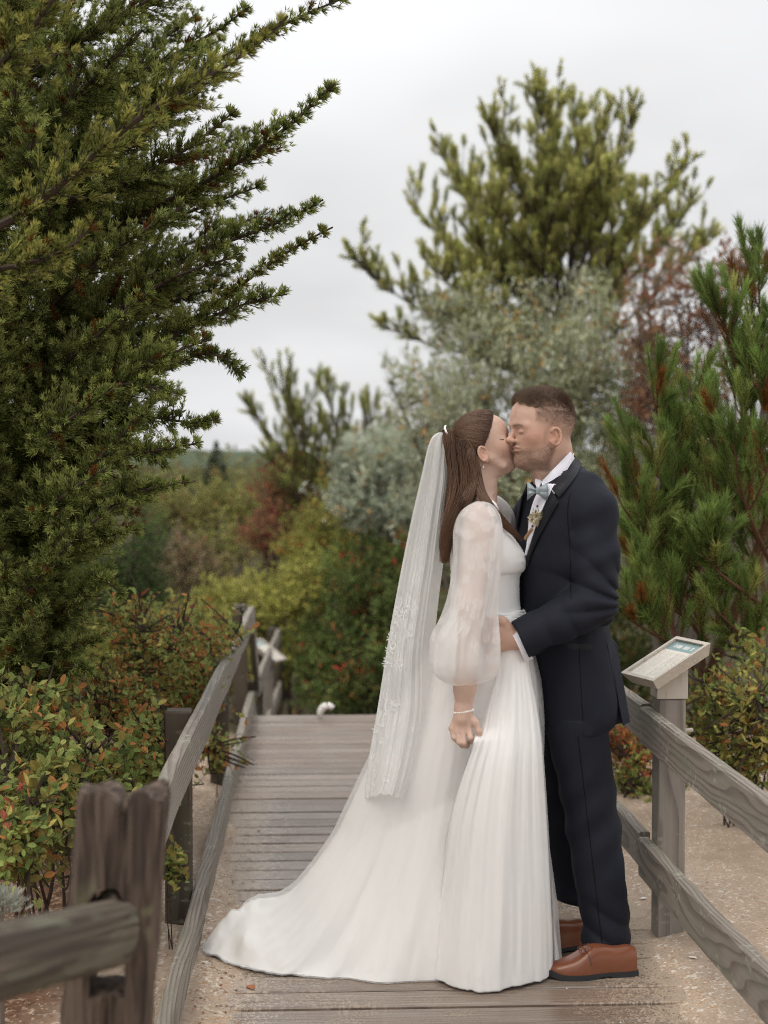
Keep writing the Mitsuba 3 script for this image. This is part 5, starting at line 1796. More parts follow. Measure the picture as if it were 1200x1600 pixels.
# ---- the large red cedar on the left
def plume(axis_pts, rng, L0, dens, r0, tip_up=.0, spike=.034, flat=1.0):
    """One cedar limb: branchlets all round it, each bearing sprays of fine scaly twigs."""
    n = 40
    ax = spline(axis_pts, n)
    L = np.linalg.norm(np.diff(ax, axis=0), axis=1).sum()
    tan = unit(np.gradient(ax, axis=0))
    m = max(6, int(L * dens))
    s = rng.uniform(.06, 1, m) ** .8
    i = np.minimum((s * (n - 1)).astype(int), n - 1)
    base, td = ax[i], tan[i]
    perp = unit(np.cross(td, rnd_dir(rng, m)))
    perp[:, 2] *= flat
    d = unit(td * rng.uniform(.5, 1.3, (m, 1)) + perp + [0, 0, tip_up])
    ln = (L0 * np.minimum(1.05, .14 + 1.35 * (1 - s)) * np.minimum(1, .35 + 2.2 * s)) * rng.uniform(.4, 1.1, m) * (.35 + 1.35 * meshkit.noise(np.stack([s * L * 7, np.full(m, L * 91.7), s * 0], -1), 3))
    k = np.linspace(0, 1, 6)
    bend = unit(d + td * .7 + [0, 0, .25])
    B = base[:, None] + d[:, None] * (ln[:, None, None] * k[None, :, None]) * .75 + bend[:, None] * (ln[:, None, None] * (k ** 2)[None, :, None]) * .35
    wood = [tubes(ax[None], np.linspace(r0, .003, n)[None], 6), tubes(B, (.0034 * (1 - .75 * k))[None], 3, cap=False)]
    # sprays along every branchlet
    q = np.maximum(3, (ln / .0125).astype(int))
    idx = np.repeat(np.arange(m), q)
    t = rng.uniform(.12, 1.03, len(idx))
    kk = np.clip(t, 0, 1) * 5
    k0 = np.minimum(kk.astype(int), 4)
    fr = (kk - k0)[:, None]
    pos = B[idx, k0] * (1 - fr) + B[idx, k0 + 1] * fr
    bd = unit(B[idx, k0 + 1] - B[idx, k0])
    w = 13
    pos = np.repeat(pos, w, 0)
    bd = np.repeat(bd, w, 0)
    tt = np.repeat(t, w)
    dd = unit(bd * .9 + rnd_dir(rng, len(pos)) * .62 + [0, 0, .15])
    pos = pos + dd * rng.uniform(0, .012, (len(pos), 1))
    Ls = spike * rng.uniform(.6, 1.35, len(pos)) * (1.15 - .35 * tt)
    return wood, pos, dd, Ls, np.repeat(idx, w), tt


def cedar():
    key = thing('cedar_tree')
    tag(key, 'big dark green cedar with berried sprays filling the upper left', 'tree')
    TY = 6.0
    trunk = spline([W(0, 1330, TY), W(0, 1000, TY), W(-14, 620, TY), W(-5, 250, TY + .1), W(30, -120, TY + .2)], 40)
    wood = [tubes(trunk[None], np.linspace(.075, .022, 40)[None], 10)]
    limbs = []

    def limb(pts, L0=.20, dens=95, r0=.016, flat=.9, gold=0.0):
        limbs.append((np.array([W(*p) for p in pts]), L0, dens, r0, flat, gold))
    # limbs that draw the outline against the sky: (px, py, distance)
    limb([(20, 470, 6.0), (230, 330, 5.6), (400, 235, 5.3), (470, 180, 5.2), (524, 130, 5.1)], .15, 120, .018)
    limb([(30, 300, 6.0), (200, 190, 5.7), (330, 100, 5.5), (440, 40, 5.4), (545, -6, 5.3)], .17, 100, .018)
    limb([(20, 560, 6.0), (200, 450, 5.7), (350, 380, 5.4), (440, 345, 5.2), (505, 312, 5.1)], .15, 115, .016)
    limb([(15, 650, 6.0), (200, 560, 5.7), (330, 480, 5.4), (440, 400, 5.1), (520, 355, 5.0)], .10, 105, .016, gold=.5)
    limb([(15, 690, 6.0), (160, 600, 5.6), (300, 510, 5.4), (400, 470, 5.2), (448, 460, 5.1)], .15, 100, .014)
    limb([(15, 700, 6.0), (150, 620, 5.6), (270, 570, 5.4), (350, 560, 5.2), (384, 590, 5.2)], .14, 105, .014)
    limb([(15, 720, 6.0), (120, 690, 5.6), (220, 650, 5.3), (300, 660, 5.1), (342, 652, 5.0)], .15, 115, .014)
    limb([(15, 780, 6.0), (110, 740, 5.6), (200, 710, 5.2), (270, 700, 5.0), (318, 690, 5.0)], .16, 120, .014)
    limb([(15, 860, 6.0), (110, 820, 5.5), (190, 780, 5.1), (250, 760, 4.9), (305, 752, 4.9)], .16, 120, .014)
    limb([(15, 930, 6.0), (90, 880, 5.5), (150, 840, 5.1), (205, 830, 4.9), (228, 826, 4.9)], .15, 120, .012)
    limb([(15, 1010, 6.0), (80, 960, 5.5), (130, 925, 5.1), (175, 915, 4.9), (198, 940, 4.9)], .15, 120, .012)
    limb([(15, 1060, 6.0), (70, 1040, 5.5), (110, 1010, 5.1), (150, 1000, 4.9), (180, 985, 4.9)], .14, 120, .012)
    limb([(15, 1090, 6.0), (60, 1070, 5.5), (100, 1050, 5.2), (140, 1050, 5.0), (160, 1070, 5.0)], .12, 110, .012)
    # filling limbs on the near side
    for pts in ([(10, 760, 6.0), (60, 700, 5.3), (130, 640, 4.9), (190, 600, 4.8)], [(10, 900, 6.0), (60, 820, 5.3), (120, 760, 4.9), (170, 730, 4.8)], [(10, 1020, 6.0), (40, 930, 5.2), (80, 880, 4.9), (110, 850, 4.8)],
                [(0, 1090, 6.0), (20, 1040, 5.2), (50, 980, 4.9), (70, 950, 4.8)], [(10, 660, 6.0), (90, 580, 5.4), (180, 500, 5.0), (240, 450, 4.9)], [(10, 540, 6.0), (110, 450, 5.4), (210, 370, 5.0), (290, 320, 4.9)],
                [(20, 420, 6.0), (100, 330, 5.5), (180, 250, 5.2), (260, 180, 5.0)], [(20, 260, 6.0), (100, 170, 5.6), (180, 90, 5.3), (230, 40, 5.2)], [(25, 160, 6.0), (100, 80, 5.7), (200, 20, 5.6), (280, -40, 5.5)],
                [(20, 330, 6.0), (60, 260, 5.6), (110, 150, 5.4), (130, 80, 5.3)], [(20, 480, 6.0), (50, 400, 5.6), (80, 320, 5.3), (90, 260, 5.2)], [(20, 60, 6.1), (120, -20, 5.9), (240, -70, 5.8), (340, -120, 5.8)],
                [(20, 560, 6.0), (-40, 480, 5.5), (-60, 420, 5.3)], [(20, 760, 6.0), (-40, 700, 5.5), (-60, 640, 5.3)], [(20, 200, 6.0), (-40, 120, 5.5), (-50, 60, 5.3)], [(20, 960, 6.0), (-30, 900, 5.5), (-50, 840, 5.3)],
                [(20, 620, 6.0), (130, 560, 6.2), (260, 470, 6.4), (380, 420, 6.5)], [(20, 420, 6.0), (150, 330, 6.3), (280, 260, 6.5), (400, 200, 6.6)], [(20, 760, 6.0), (110, 700, 6.3), (210, 640, 6.5), (290, 610, 6.6)],
                [(20, 880, 6.0), (90, 830, 6.2), (170, 790, 6.4), (240, 770, 6.5)], [(20, 1000, 6.0), (70, 960, 6.2), (120, 920, 6.3), (170, 890, 6.4)], [(20, 280, 6.0), (140, 200, 6.3), (260, 110, 6.5), (350, 60, 6.6)],
                [(5, 1100, 6.0), (30, 1010, 5.3), (60, 900, 5.0), (100, 830, 4.9)], [(10, 840, 6.0), (90, 780, 5.2), (180, 690, 4.9), (230, 640, 4.8)], [(10, 980, 6.0), (80, 900, 5.2), (140, 820, 4.9), (200, 780, 4.85)],
                [(10, 600, 6.0), (140, 520, 5.5), (280, 430, 5.2), (380, 400, 5.1)], [(10, 720, 6.0), (120, 640, 5.4), (250, 560, 5.1), (330, 530, 5.0)], [(10, 640, 6.0), (90, 640, 5.5), (200, 600, 5.1), (290, 620, 5.0)],
                [(20, 380, 6.0), (160, 300, 5.6), (280, 240, 5.3), (370, 170, 5.2)], [(10, 330, 6.0), (150, 250, 5.9), (270, 170, 5.7), (350, 110, 5.6)], [(10, 140, 6.0), (130, 60, 5.8), (250, 0, 5.7), (350, -50, 5.6)], [(10, 430, 6.0), (180, 350, 5.9), (310, 290, 5.8), (420, 220, 5.7)], [(10, 520, 6.0), (170, 440, 6.1), (320, 370, 6.1), (430, 330, 6.1)], [(10, 250, 6.0), (130, 160, 6.1), (230, 80, 6.2), (310, 20, 6.2)], [(10, 610, 6.0), (160, 540, 6.1), (290, 500, 6.1), (370, 500, 6.1)], [(20, 230, 6.0), (160, 140, 5.7), (300, 70, 5.6), (390, 10, 5.5)],
                [(10, 760, 6.0), (100, 720, 5.8), (190, 700, 5.6), (260, 720, 5.4)], [(10, 560, 6.0), (140, 520, 5.9), (270, 470, 5.8), (350, 450, 5.7)], [(10, 480, 6.0), (150, 400, 5.9), (300, 330, 5.8), (410, 290, 5.7)]):
        limb(pts, .19, 95, .014)
    for q_ in range(20):
        yy_ = -60 + 62 * q_
        xe = rng.uniform(-70, 75)
        limb([(0, yy_ + 120, 6.0), (xe * .4, yy_ + 60, 5.6), (xe * .8, yy_ + 10, 5.25), (xe, yy_ - 60, 5.0)], .20, 85, .010)
        limb([(0, yy_ + 60, 6.0), (30, yy_ + 20, 6.2), (80, yy_ - 40, 6.5), (110, yy_ - 80, 6.7)], .22, 80, .010)
    # a nearer limb, out of focus, sweeping across the upper left
    limb([(-60, 370, 4.4), (80, 300, 4.25), (224, 180, 4.1), (373, 90, 4.05), (450, 25, 4.0)], .13, 80, .014, gold=.7)
    limb([(-80, 150, 4.2), (0, 100, 4.1), (60, 30, 4.0), (110, -40, 4.0)], .15, 80, .012, gold=.7)
    limb([(-90, 470, 4.3), (0, 420, 4.2), (80, 400, 4.1), (150, 350, 4.1)], .14, 80, .012, gold=.6)
    P, D, LS, C, berries = [], [], [], [], []
    for pts, L0, dens, r0, flat, gold in limbs:
        wd, pos, dd, Ls, idx, tt = plume(pts, rng, L0 * 1.08, dens * 1.25, r0, .12, .021, flat)
        wood += wd
        tone = rng.uniform(.9, 1.5)
        shoot = rng.uniform(.7, 1.35, idx.max() + 1)[idx]
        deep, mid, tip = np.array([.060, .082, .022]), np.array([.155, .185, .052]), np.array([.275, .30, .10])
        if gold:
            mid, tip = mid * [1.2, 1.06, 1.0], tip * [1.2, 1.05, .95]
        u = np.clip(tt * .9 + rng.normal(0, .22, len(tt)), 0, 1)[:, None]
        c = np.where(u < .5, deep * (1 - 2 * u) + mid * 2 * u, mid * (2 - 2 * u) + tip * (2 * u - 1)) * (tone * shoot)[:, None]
        rust = (rng.uniform(size=idx.max() + 1) < .045)[idx]
        c[rust] = np.array([.17, .075, .022]) * rng.uniform(.6, 1.3, (rust.sum(), 1))
        P.append(pos); D.append(dd); LS.append(Ls); C.append(c)
    P, D, LS, C = np.vstack(P), np.vstack(D), np.concatenate(LS), np.vstack(C)
    for cpx in ((350, 150, 5.35), (480, 185, 5.2), (465, 400, 5.1), (500, 370, 5.05), (215, 95, 5.2), (420, 430, 5.15), (310, 345, 5.0), (440, 340, 5.2), (250, 60, 5.2), (330, 260, 4.95), (180, 50, 5.2)):
        c0 = W(*cpx)
        nb = 75
        berries.append(c0 + rng.normal(0, 1, (nb, 3)) * [.05, .05, .045])
    berries = np.vstack(berries)
    from scipy.spatial import cKDTree
    dk, jk_ = cKDTree(P).query(berries)
    berries = P[jk_] + rnd_dir(rng, len(berries)) * .006
    berries = berries[dk < .05]
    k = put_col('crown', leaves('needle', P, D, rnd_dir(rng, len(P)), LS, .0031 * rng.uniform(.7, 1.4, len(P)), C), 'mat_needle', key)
    labels[k] = {'kind': 'stuff'}
    put('trunk', cat(wood), 'mat_bark', key)
    ico0 = trimesh.creation.icosphere(0)
    V = ico0.vertices[None] * rng.uniform(.0032, .0048, (len(berries), 1, 1)) + berries[:, None]
    k = put('berries', (V.reshape(-1, 3), (ico0.faces[None] + (np.arange(len(berries)) * 12)[:, None, None]).reshape(-1, 3)), 'mat_berry', key)
    labels[k] = {'kind': 'stuff'}


cedar()


# ---- pines: shoots set with needles
def brush(base, tip, n, ln, rng, wd, spread=.55):
    """Needles of one shoot from base to tip (arrays of shape (S, 3))."""
    S = len(base)
    idx = np.repeat(np.arange(S), n)
    t = rng.uniform(.0, 1.0, len(idx)) ** .8
    ax = unit(tip - base)[idx]
    sag = np.stack([np.zeros(len(idx)), np.zeros(len(idx)), -.0 * t], -1)
    pos = base[idx] * (1 - t[:, None]) + tip[idx] * t[:, None] + sag
    perp = unit(np.cross(ax, rnd_dir(rng, len(idx))))
    d = unit(ax * rng.uniform(.75, 1.5, (len(idx), 1)) + perp * spread * rng.uniform(.4, 1.5, (len(idx), 1)))
    L = ln * rng.uniform(.75, 1.15, len(idx)) * (1.05 - .35 * t)
    return pos, d, L, idx, t


def pine(key, trunk_pts, r0, limbs, rng, step, shoot_len, needle, n_needle, wd, pal, tips_up=.8, bark='mat_bark', sub=.45, cones=0, brown=.0, spread=.55):
    trunk = spline(trunk_pts, 30)
    wood = [tubes(trunk[None], np.linspace(r0, r0 * .3, 30)[None], 8)]
    B, T = [], []
    for pts in limbs:
        n = 24
        ax = spline(pts, n)
        L = np.linalg.norm(np.diff(ax, axis=0), axis=1).sum()
        wood.append(tubes(ax[None], np.linspace(r0 * .42, r0 * .10, n)[None], 5))
        tan = unit(np.gradient(ax, axis=0))
        B.append(ax[-1:]); T.append(ax[-1:] + (unit(tan[-1:] + [0, 0, .3]) * shoot_len * 1.2))
        m = int(L / step)
        s = rng.uniform(.22, 1, m)
        i = (s * (n - 1)).astype(int)
        perp = unit(np.cross(tan[i], rnd_dir(rng, m)))
        d = unit(tan[i] * .7 + perp * .8 + [0, 0, tips_up * .4])
        sl = sub * (1.05 - .65 * s) * rng.uniform(.35, 1.1, m)
        k = np.linspace(0, 1, 5)
        S = ax[i][:, None] + d[:, None] * (sl[:, None, None] * k[None, :, None]) + np.array([0, 0, tips_up]) * (sl[:, None, None] * .45 * (k ** 2)[None, :, None])
        wood.append(tubes(S, (r0 * .13 * (1 - .6 * k))[None], 4, cap=False))
        for t_, spr in ((1.0, .35), (1.0, .9), (.72, .9), (.45, .9)):
            kk = int(t_ * 4)
            q = S[:, kk]
            dd = unit(unit(S[:, min(kk + 1, 4)] - S[:, kk - 1]) + rng.normal(0, spr * .5, (m, 3)) + [0, 0, tips_up * .5])
            keep = rng.uniform(size=m) < (1 if t_ == 1 else .75)
            B.append(q[keep]); T.append((q + dd * shoot_len * rng.uniform(.6, 1.2, (m, 1)))[keep])
    B, T = np.vstack(B), np.vstack(T)
    pos, d, L, idx, t = brush(B, T, n_needle, needle, rng, wd, spread)
    tone = rng.uniform(.7, 1.3, len(B))[idx]
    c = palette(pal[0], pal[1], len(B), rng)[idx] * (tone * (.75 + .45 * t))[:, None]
    if brown:
        old = (rng.uniform(size=len(B)) < brown)[idx]
        c[old] = np.array([.30, .135, .042]) * rng.uniform(.5, 1.2, (old.sum(), 1))
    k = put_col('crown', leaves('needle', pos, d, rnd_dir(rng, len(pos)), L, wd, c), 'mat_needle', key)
    labels[k] = {'kind': 'stuff'}
    wood.append(tubes(np.stack([B, T], 1), np.array([[wd * 1.1, wd * .7]]), 3, cap=False))
    put('trunk', cat(wood), bark, key)
    for _ in range(cones):
        j = rng.integers(len(B))
        c0 = B[j]
        m = trimesh.creation.icosphere(1)
        put('cone', (m.vertices * [.018, .018, .032] + c0 - [0, 0, .02], m.faces), 'mat_bark_gray', key, smooth=False)


Y = 16.0
far = thing('pine_tree')
tag(far, 'tall blurred pine with upswept tips rising above the couple against the sky', 'tree')
Wp = lambda px, py, dy=0.0: W(px, py, Y + dy)
lim = [[(895, 560), (860, 330), (848, 200), (836, 128)], [(893, 470), (830, 330), (790, 240), (760, 182)], [(893, 520), (800, 380), (730, 300), (690, 242)], [(893, 560), (770, 430), (690, 370), (645, 308)],
       [(893, 600), (760, 520), (650, 480), (585, 430), (556, 400)], [(893, 640), (780, 570), (680, 540), (600, 510)], [(893, 430), (900, 330), (925, 240), (945, 185)], [(893, 470), (930, 350), (970, 240), (988, 176)],
       [(893, 520), (960, 400), (1020, 330), (1068, 262)], [(893, 550), (970, 450), (1040, 370), (1083, 312)], [(893, 400), (870, 280), (862, 190), (876, 160)], [(893, 380), (905, 280), (900, 210), (910, 180)],
       [(893, 590), (980, 500), (1050, 430), (1100, 380)], [(893, 460), (850, 360), (800, 290), (775, 262)], [(893, 500), (840, 420), (760, 350), (720, 290)], [(893, 520), (920, 430), (950, 340), (985, 300)],
       [(893, 580), (840, 480), (740, 430), (680, 410)], [(893, 620), (930, 520), (950, 460), (980, 420)], [(893, 640), (860, 540), (830, 470), (800, 430)]]
limbs = []
for l_ in lim:
    off = rng.uniform(-.9, .9)
    limbs.append(np.array([Wp(x, y_, off * i / 3) for i, (x, y_) in enumerate(l_)]))
for l_ in lim[:9]:
    off = rng.choice([-1.2, 1.2]) * rng.uniform(.6, 1)
    limbs.append(np.array([Wp(895 + (x - 895) * .62, 480 + (y_ - 480) * .68, off * i / 3) for i, (x, y_) in enumerate(l_)]))
PAL_PINE = ([(.37, .39, .135), (.28, .315, .105), (.46, .45, .17)], [.45, .3, .25])
pine(far, [Wp(893, 1060), Wp(893, 700), Wp(892, 480), Wp(890, 330)], .062, limbs, rng, .058, .16, .082, 46, .0085, ([(.48, .49, .175), (.37, .40, .135), (.58, .56, .22)], [.45, .3, .25]), 1.0, sub=.5, spread=.85)

Y = 24.0
small = thing('pine_tree')
tag(small, 'small blurred pine with bare upswept tips left of the silvery bush', 'tree')
lim = [[(560, 900), (530, 760), (470, 680), (438, 585)], [(560, 880), (540, 720), (520, 650), (512, 615)], [(560, 900), (480, 760), (430, 690), (404, 650)], [(560, 860), (560, 740), (570, 680), (582, 640)],
       [(560, 900), (500, 800), (450, 740), (420, 720)], [(560, 900), (590, 800), (600, 720), (610, 690)], [(560, 920), (520, 840), (480, 790), (455, 770)], [(560, 950), (600, 880), (630, 830), (650, 800)], [(560, 960), (520, 900), (490, 850), (470, 830)]]
limbs = [np.array([Wp(x, y_, o * i / 3) for i, (x, y_) in enumerate(l_)]) for l_ in lim for o in (rng.uniform(-1.3, 1.3), rng.uniform(-.9, .9))]
pine(small, [Wp(565, 1090), Wp(562, 960), Wp(556, 800), Wp(550, 720)], .10, limbs, rng, .16, .27, .13, 40, .012, PAL_PINE, 1.0, sub=.8)

# the near pine on the right, long green needles and some brown old ones
near = thing('pine_tree')
tag(near, 'near green pine with long needles at the right edge behind the reading sign', 'tree')
N = lambda *l: np.array([W(*p) for p in l])
limbs = [N((1215, 760, 6.9), (1175, 690, 6.8), (1150, 570, 6.7), (1120, 490, 6.6)), N((1235, 700, 6.9), (1205, 600, 6.8), (1190, 520, 6.7), (1186, 465, 6.6)),
         N((1100, 1080, 7.0), (1080, 900, 6.9), (1045, 740, 6.8), (1022, 625, 6.7)), N((1090, 960, 7.0), (1040, 880, 6.8), (1000, 830, 6.6), (972, 790, 6.5)), N((1100, 1010, 7.0), (1050, 950, 6.7), (1000, 920, 6.5), (965, 880, 6.4)),
         N((1085, 900, 6.9), (1110, 820, 6.7), (1120, 760, 6.6), (1118, 700, 6.5)), N((1215, 900, 6.9), (1180, 830, 6.6), (1160, 770, 6.4), (1150, 720, 6.3)), N((1215, 1000, 6.9), (1170, 930, 6.6), (1130, 900, 6.4), (1100, 870, 6.3)),
         N((1100, 1060, 7.0), (1060, 1020, 6.7), (1020, 990, 6.5), (985, 970, 6.4)), N((1215, 1060, 7.0), (1180, 1020, 6.8), (1150, 985, 6.6), (1125, 960, 6.5)), N((1215, 820, 6.9), (1235, 740, 6.7), (1240, 660, 6.6), (1235, 600, 6.5)),
         N((1075, 880, 6.9), (1040, 800, 6.8), (1010, 750, 6.8), (985, 700, 6.8)), N((1060, 820, 6.9), (1080, 750, 6.9), (1085, 690, 6.9), (1075, 640, 6.9)), N((1100, 1000, 7.1), (1100, 900, 7.3), (1110, 820, 7.4), (1100, 760, 7.5)),
         N((1215, 960, 7.0), (1190, 880, 7.2), (1195, 800, 7.3), (1180, 730, 7.4)), N((1090, 1050, 7.0), (1050, 980, 7.2), (1020, 900, 7.3), (1000, 850, 7.4)), N((1215, 780, 6.9), (1190, 700, 6.7), (1195, 640, 6.6), (1180, 600, 6.5))]
b0 = W(1110, 1150, 7.0)
PAL_NEAR = ([(.190, .275, .078), (.150, .215, .062), (.265, .33, .10), (.30, .32, .10)], [.4, .3, .2, .1])
pine(near, [np.array([b0[0] + .12, b0[1], gz(b0[0], b0[1]) - .1]), W(1105, 1080, 7.0), W(1170, 900, 6.95), W(1215, 740, 6.9), W(1240, 560, 6.9)], .04, limbs, rng, .078, .18, .100, 110, .0038, PAL_NEAR, 1.1, 'mat_bark_red', .30, 6, .055, .40)


# ---- leafy bushes
def bush(name, label, category, lobes, base, n_twig, lpt, L, Wd, pal, rng, kind='diamond', tw=.35, up=.35, group=None, bark='mat_bark', gap=.0, droop=.0, stems=7, clump=2.2, spread=1.0, key=None, gain=2.1, push=1.0):
    """lobes: (px, py, distance, half width px, half height px, half depth m). Leafy twigs that fill the lobes, on stems from the base."""
    key = thing(name) if key is None else key
    tag(key, label, category, group)
    C, R = [], []
    L, Wd, tw = L * push, Wd * push, tw * push
    for px, py, y_, rx_, ry_, rd in lobes:
        y_, rd = y_ * push, rd * push
        c = W(px, py, y_)
        sc = y_ / FOCAL
        C.append(c); R.append([rx_ * sc, rd, ry_ * sc])
    C, R = np.array(C), np.array(R)
    w = (R.prod(1)) ** (2 / 3)
    m = int(n_twig * (1 + gap))
    li = rng.choice(len(C), m, p=w / w.sum())
    u = rnd_dir(rng, m)
    rr = rng.uniform(.12, 1, (m, 1)) ** .45
    edge = .82 + .36 * meshkit.noise((u + li[:, None] * 7.1) * clump, 3)[:, None]
    tip = C[li] + u * rr * edge * R[li]
    if gap:
        f = meshkit.noise(tip * (1.6 / max(R.mean(), .2)) + 5, 9)
        o = np.argsort(-f)[:n_twig]
        tip, u, li, rr = tip[o], u[o], li[o], rr[o]
    m = len(tip)
    d = unit(unit(u / R[li] * R[li].mean()) * .8 + [0, 0, up] + rng.normal(0, .35, (m, 3)))
    tl_ = tw * rng.uniform(.55, 1.25, m)
    k = np.linspace(0, 1, 5)
    Bt = tip[:, None] - d[:, None] * (tl_[:, None, None] * (1 - k)[None, :, None]) - np.array([0, 0, droop]) * (tl_[:, None, None] * (k ** 2)[None, :, None])
    wood = [tubes(Bt, (np.maximum(.0011, tw * .006) * (1 - .6 * k))[None], 3, cap=False)]
    base = np.asarray(base, float)
    bz = []
    for s in range(stems):
        li_ = s % len(C)
        goal = C[li_] + rnd_dir(rng, 1)[0] * R[li_] * .55
        b_ = base + np.array([rng.normal(0, .25), rng.normal(0, .25), -.06 / max(.3, R.max())]) * min(1, R.max() * .5)
        mid = b_ * .45 + goal * .55 + rng.normal(0, .08, 3) * np.linalg.norm(goal - b_) * .5
        st = spline([b_, mid, goal], 16)
        r_ = .001 + .0085 * np.linalg.norm(goal - b_) * min(1, .35 + R.max())
        wood.append(tubes(st[None], np.linspace(r_, r_ * .35, 16)[None], 5))
        bz.append(st[6:])
    bz = np.vstack(bz)
    pick = rng.choice(m, min(m, 26 * stems), replace=False)
    st = Bt[pick, 0]
    near_ = bz[np.argmin(((st[:, None] - bz[None]) ** 2).sum(-1), 1)]
    kk = np.linspace(0, 1, 5)[None, :, None]
    br = near_[:, None] * (1 - kk) + st[:, None] * kk + (np.sin(kk * np.pi) * .06) * rng.normal(0, 1, (len(st), 1, 3)) * np.linalg.norm(st - near_, axis=1)[:, None, None]
    wood.append(tubes(br, np.linspace(.006, .0025, 5)[None] * max(1, tw * 2), 4, cap=False))
    idx = np.repeat(np.arange(m), lpt)
    t = rng.uniform(.05, 1.0, len(idx))
    pos = Bt[idx, 0] * (1 - t[:, None]) + Bt[idx, 4] * t[:, None]
    dd = unit(d[idx] * .55 + rnd_dir(rng, len(idx)) * .75 * spread + [0, 0, .12 - droop])
    nn = unit(rnd_dir(rng, len(idx)) * .8 + [0, -.2, .8])
    LL = L * rng.uniform(.6, 1.2, len(idx)) * (1.1 - .3 * t)
    tone = (.62 + .75 * meshkit.noise(tip * 2.4 / tw * .35, 5) * rng.uniform(.8, 1.2, m))[idx]
    pc = palette(pal[0], pal[1], m, rng, .1)
    own = palette(pal[0], pal[1], len(idx), rng)
    c = np.where((rng.uniform(size=len(idx)) < .62)[:, None], pc[idx], own) * tone[:, None] * gain
    return key, wood, bark, (kind, pos, dd, nn, LL, LL * (Wd / L) * rng.uniform(.8, 1.2, len(idx)), c)


def finish(key, wood, bark, lf, keep=None):
    k = put_col('foliage', leaves(*lf), 'mat_leaf', key)
    labels[k] = {'kind': 'stuff'}
    put('stem', cat(wood), bark, key)


def base_at(px, y_):
    p = W(px, 1100, y_)
    return [p[0], y_, gz(p[0], y_)]


SILVER = ([(.235, .252, .170), (.180, .198, .125), (.30, .315, .235), (.145, .145, .062), (.34, .19, .06)], [.36, .30, .2, .11, .03])
finish(*bush('silver_bush', 'large silvery grey green bush rising behind the couple', 'bush',
             [(800, 600, 10.4, 170, 130, .9), (690, 640, 10.2, 110, 110, .8), (905, 580, 10.5, 120, 130, .9), (760, 500, 10.6, 90, 85, .7), (880, 500, 10.7, 90, 90, .7), (640, 590, 10.3, 60, 70, .5), (980, 650, 10.5, 90, 130, .8), (800, 760, 10.3, 190, 130, .9), (930, 800, 10.4, 110, 140, .9), (690, 470, 10.6, 45, 50, .4), (830, 455, 10.8, 40, 45, .4), (925, 455, 10.8, 40, 50, .4)],
             base_at(830, 14.6), 2300, 15, .055, .017, SILVER, rng, push=1.4, tw=.34, up=.5, gap=.3, stems=12, bark='mat_bark_gray'))
finish(*bush('silver_bush', 'low pale silvery bush left of the veil', 'bush',
             [(570, 720, 10.8, 70, 65, .6), (600, 790, 10.8, 80, 60, .6), (630, 700, 10.9, 60, 60, .6), (545, 775, 10.7, 45, 45, .4)], base_at(610, 19.6), 620, 16, .058, .019,
             ([(.24, .265, .21), (.185, .21, .155), (.31, .33, .275), (.28, .17, .07)], [.4, .3, .25, .05]), rng, tw=.3, up=.2, gap=.2, push=1.8, bark='mat_bark_gray'))
finish(*bush('red_leaved_tree', 'sparse tree with dull red leaves right of the tall pine', 'tree',
             [(1050, 420, 13.5, 85, 70, .8), (1020, 500, 13.5, 70, 90, .8), (1110, 480, 13.6, 80, 90, .8), (1075, 590, 13.5, 110, 100, .9), (1160, 400, 13.6, 60, 60, .6), (1010, 600, 13.4, 60, 80, .7)], base_at(1070, 13.5), 620, 9, .062, .032,
             ([(.17, .080, .048), (.13, .065, .040), (.20, .115, .06), (.13, .11, .06)], [.4, .3, .15, .15]), rng, tw=.5, up=.5, gap=.5, stems=10, bark='mat_bark_gray'))
finish(*bush('grey_thicket', 'grey twiggy thicket between the groom and the near pine', 'bush',
             [(1080, 690, 12.0, 120, 120, .8), (1030, 800, 12.0, 90, 140, .8), (1140, 820, 12.0, 110, 140, .8)], base_at(1070, 12.0), 620, 10, .05, .018,
             ([(.15, .155, .12), (.11, .105, .08), (.17, .10, .06), (.07, .09, .04)], [.4, .3, .1, .2]), rng, tw=.5, up=.6, gap=.3, stems=14, bark='mat_bark_gray'))

DKGREEN = ([(.036, .052, .018), (.055, .075, .024), (.075, .085, .030), (.17, .028, .020), (.15, .075, .028)], [.34, .33, .26, .022, .04])
OLIVE = ([(.165, .165, .048), (.125, .135, .040), (.20, .19, .062), (.19, .105, .030)], [.4, .3, .2, .1])
OLIVE2 = ([(.205, .20, .056), (.16, .165, .046), (.25, .235, .075)], [.4, .35, .25])
finish(*bush('berry_bush', 'dark green bush flecked with red at the end of the boardwalk', 'bush',
             [(560, 1010, 18.6, 120, 115, 1.2), (520, 1080, 18.4, 75, 70, 1.0), (620, 930, 18.8, 100, 120, 1.2), (650, 1060, 18.5, 90, 100, 1.1), (490, 1010, 19.0, 45, 70, .8), (560, 900, 19, 90, 80, 1.0)], base_at(570, 18.8), 1500, 15, .085, .042, DKGREEN, rng, tw=.45, up=.2, stems=12, gain=3.4))
finish(*bush('dark_thicket', 'dark green thicket behind the bride and groom', 'bush',
             [(840, 950, 12.2, 100, 150, .9), (930, 980, 12.0, 120, 150, .9), (1020, 1030, 11.8, 120, 120, .8), (800, 850, 12.4, 80, 110, .8), (760, 930, 13.5, 80, 140, .8)], base_at(900, 13.4), 1000, 13, .06, .028, ([(.050, .062, .022), (.036, .048, .017), (.085, .088, .034), (.15, .08, .03)], [.4, .3, .2, .1]), rng, push=1.1, tw=.34, up=.2, stems=10))
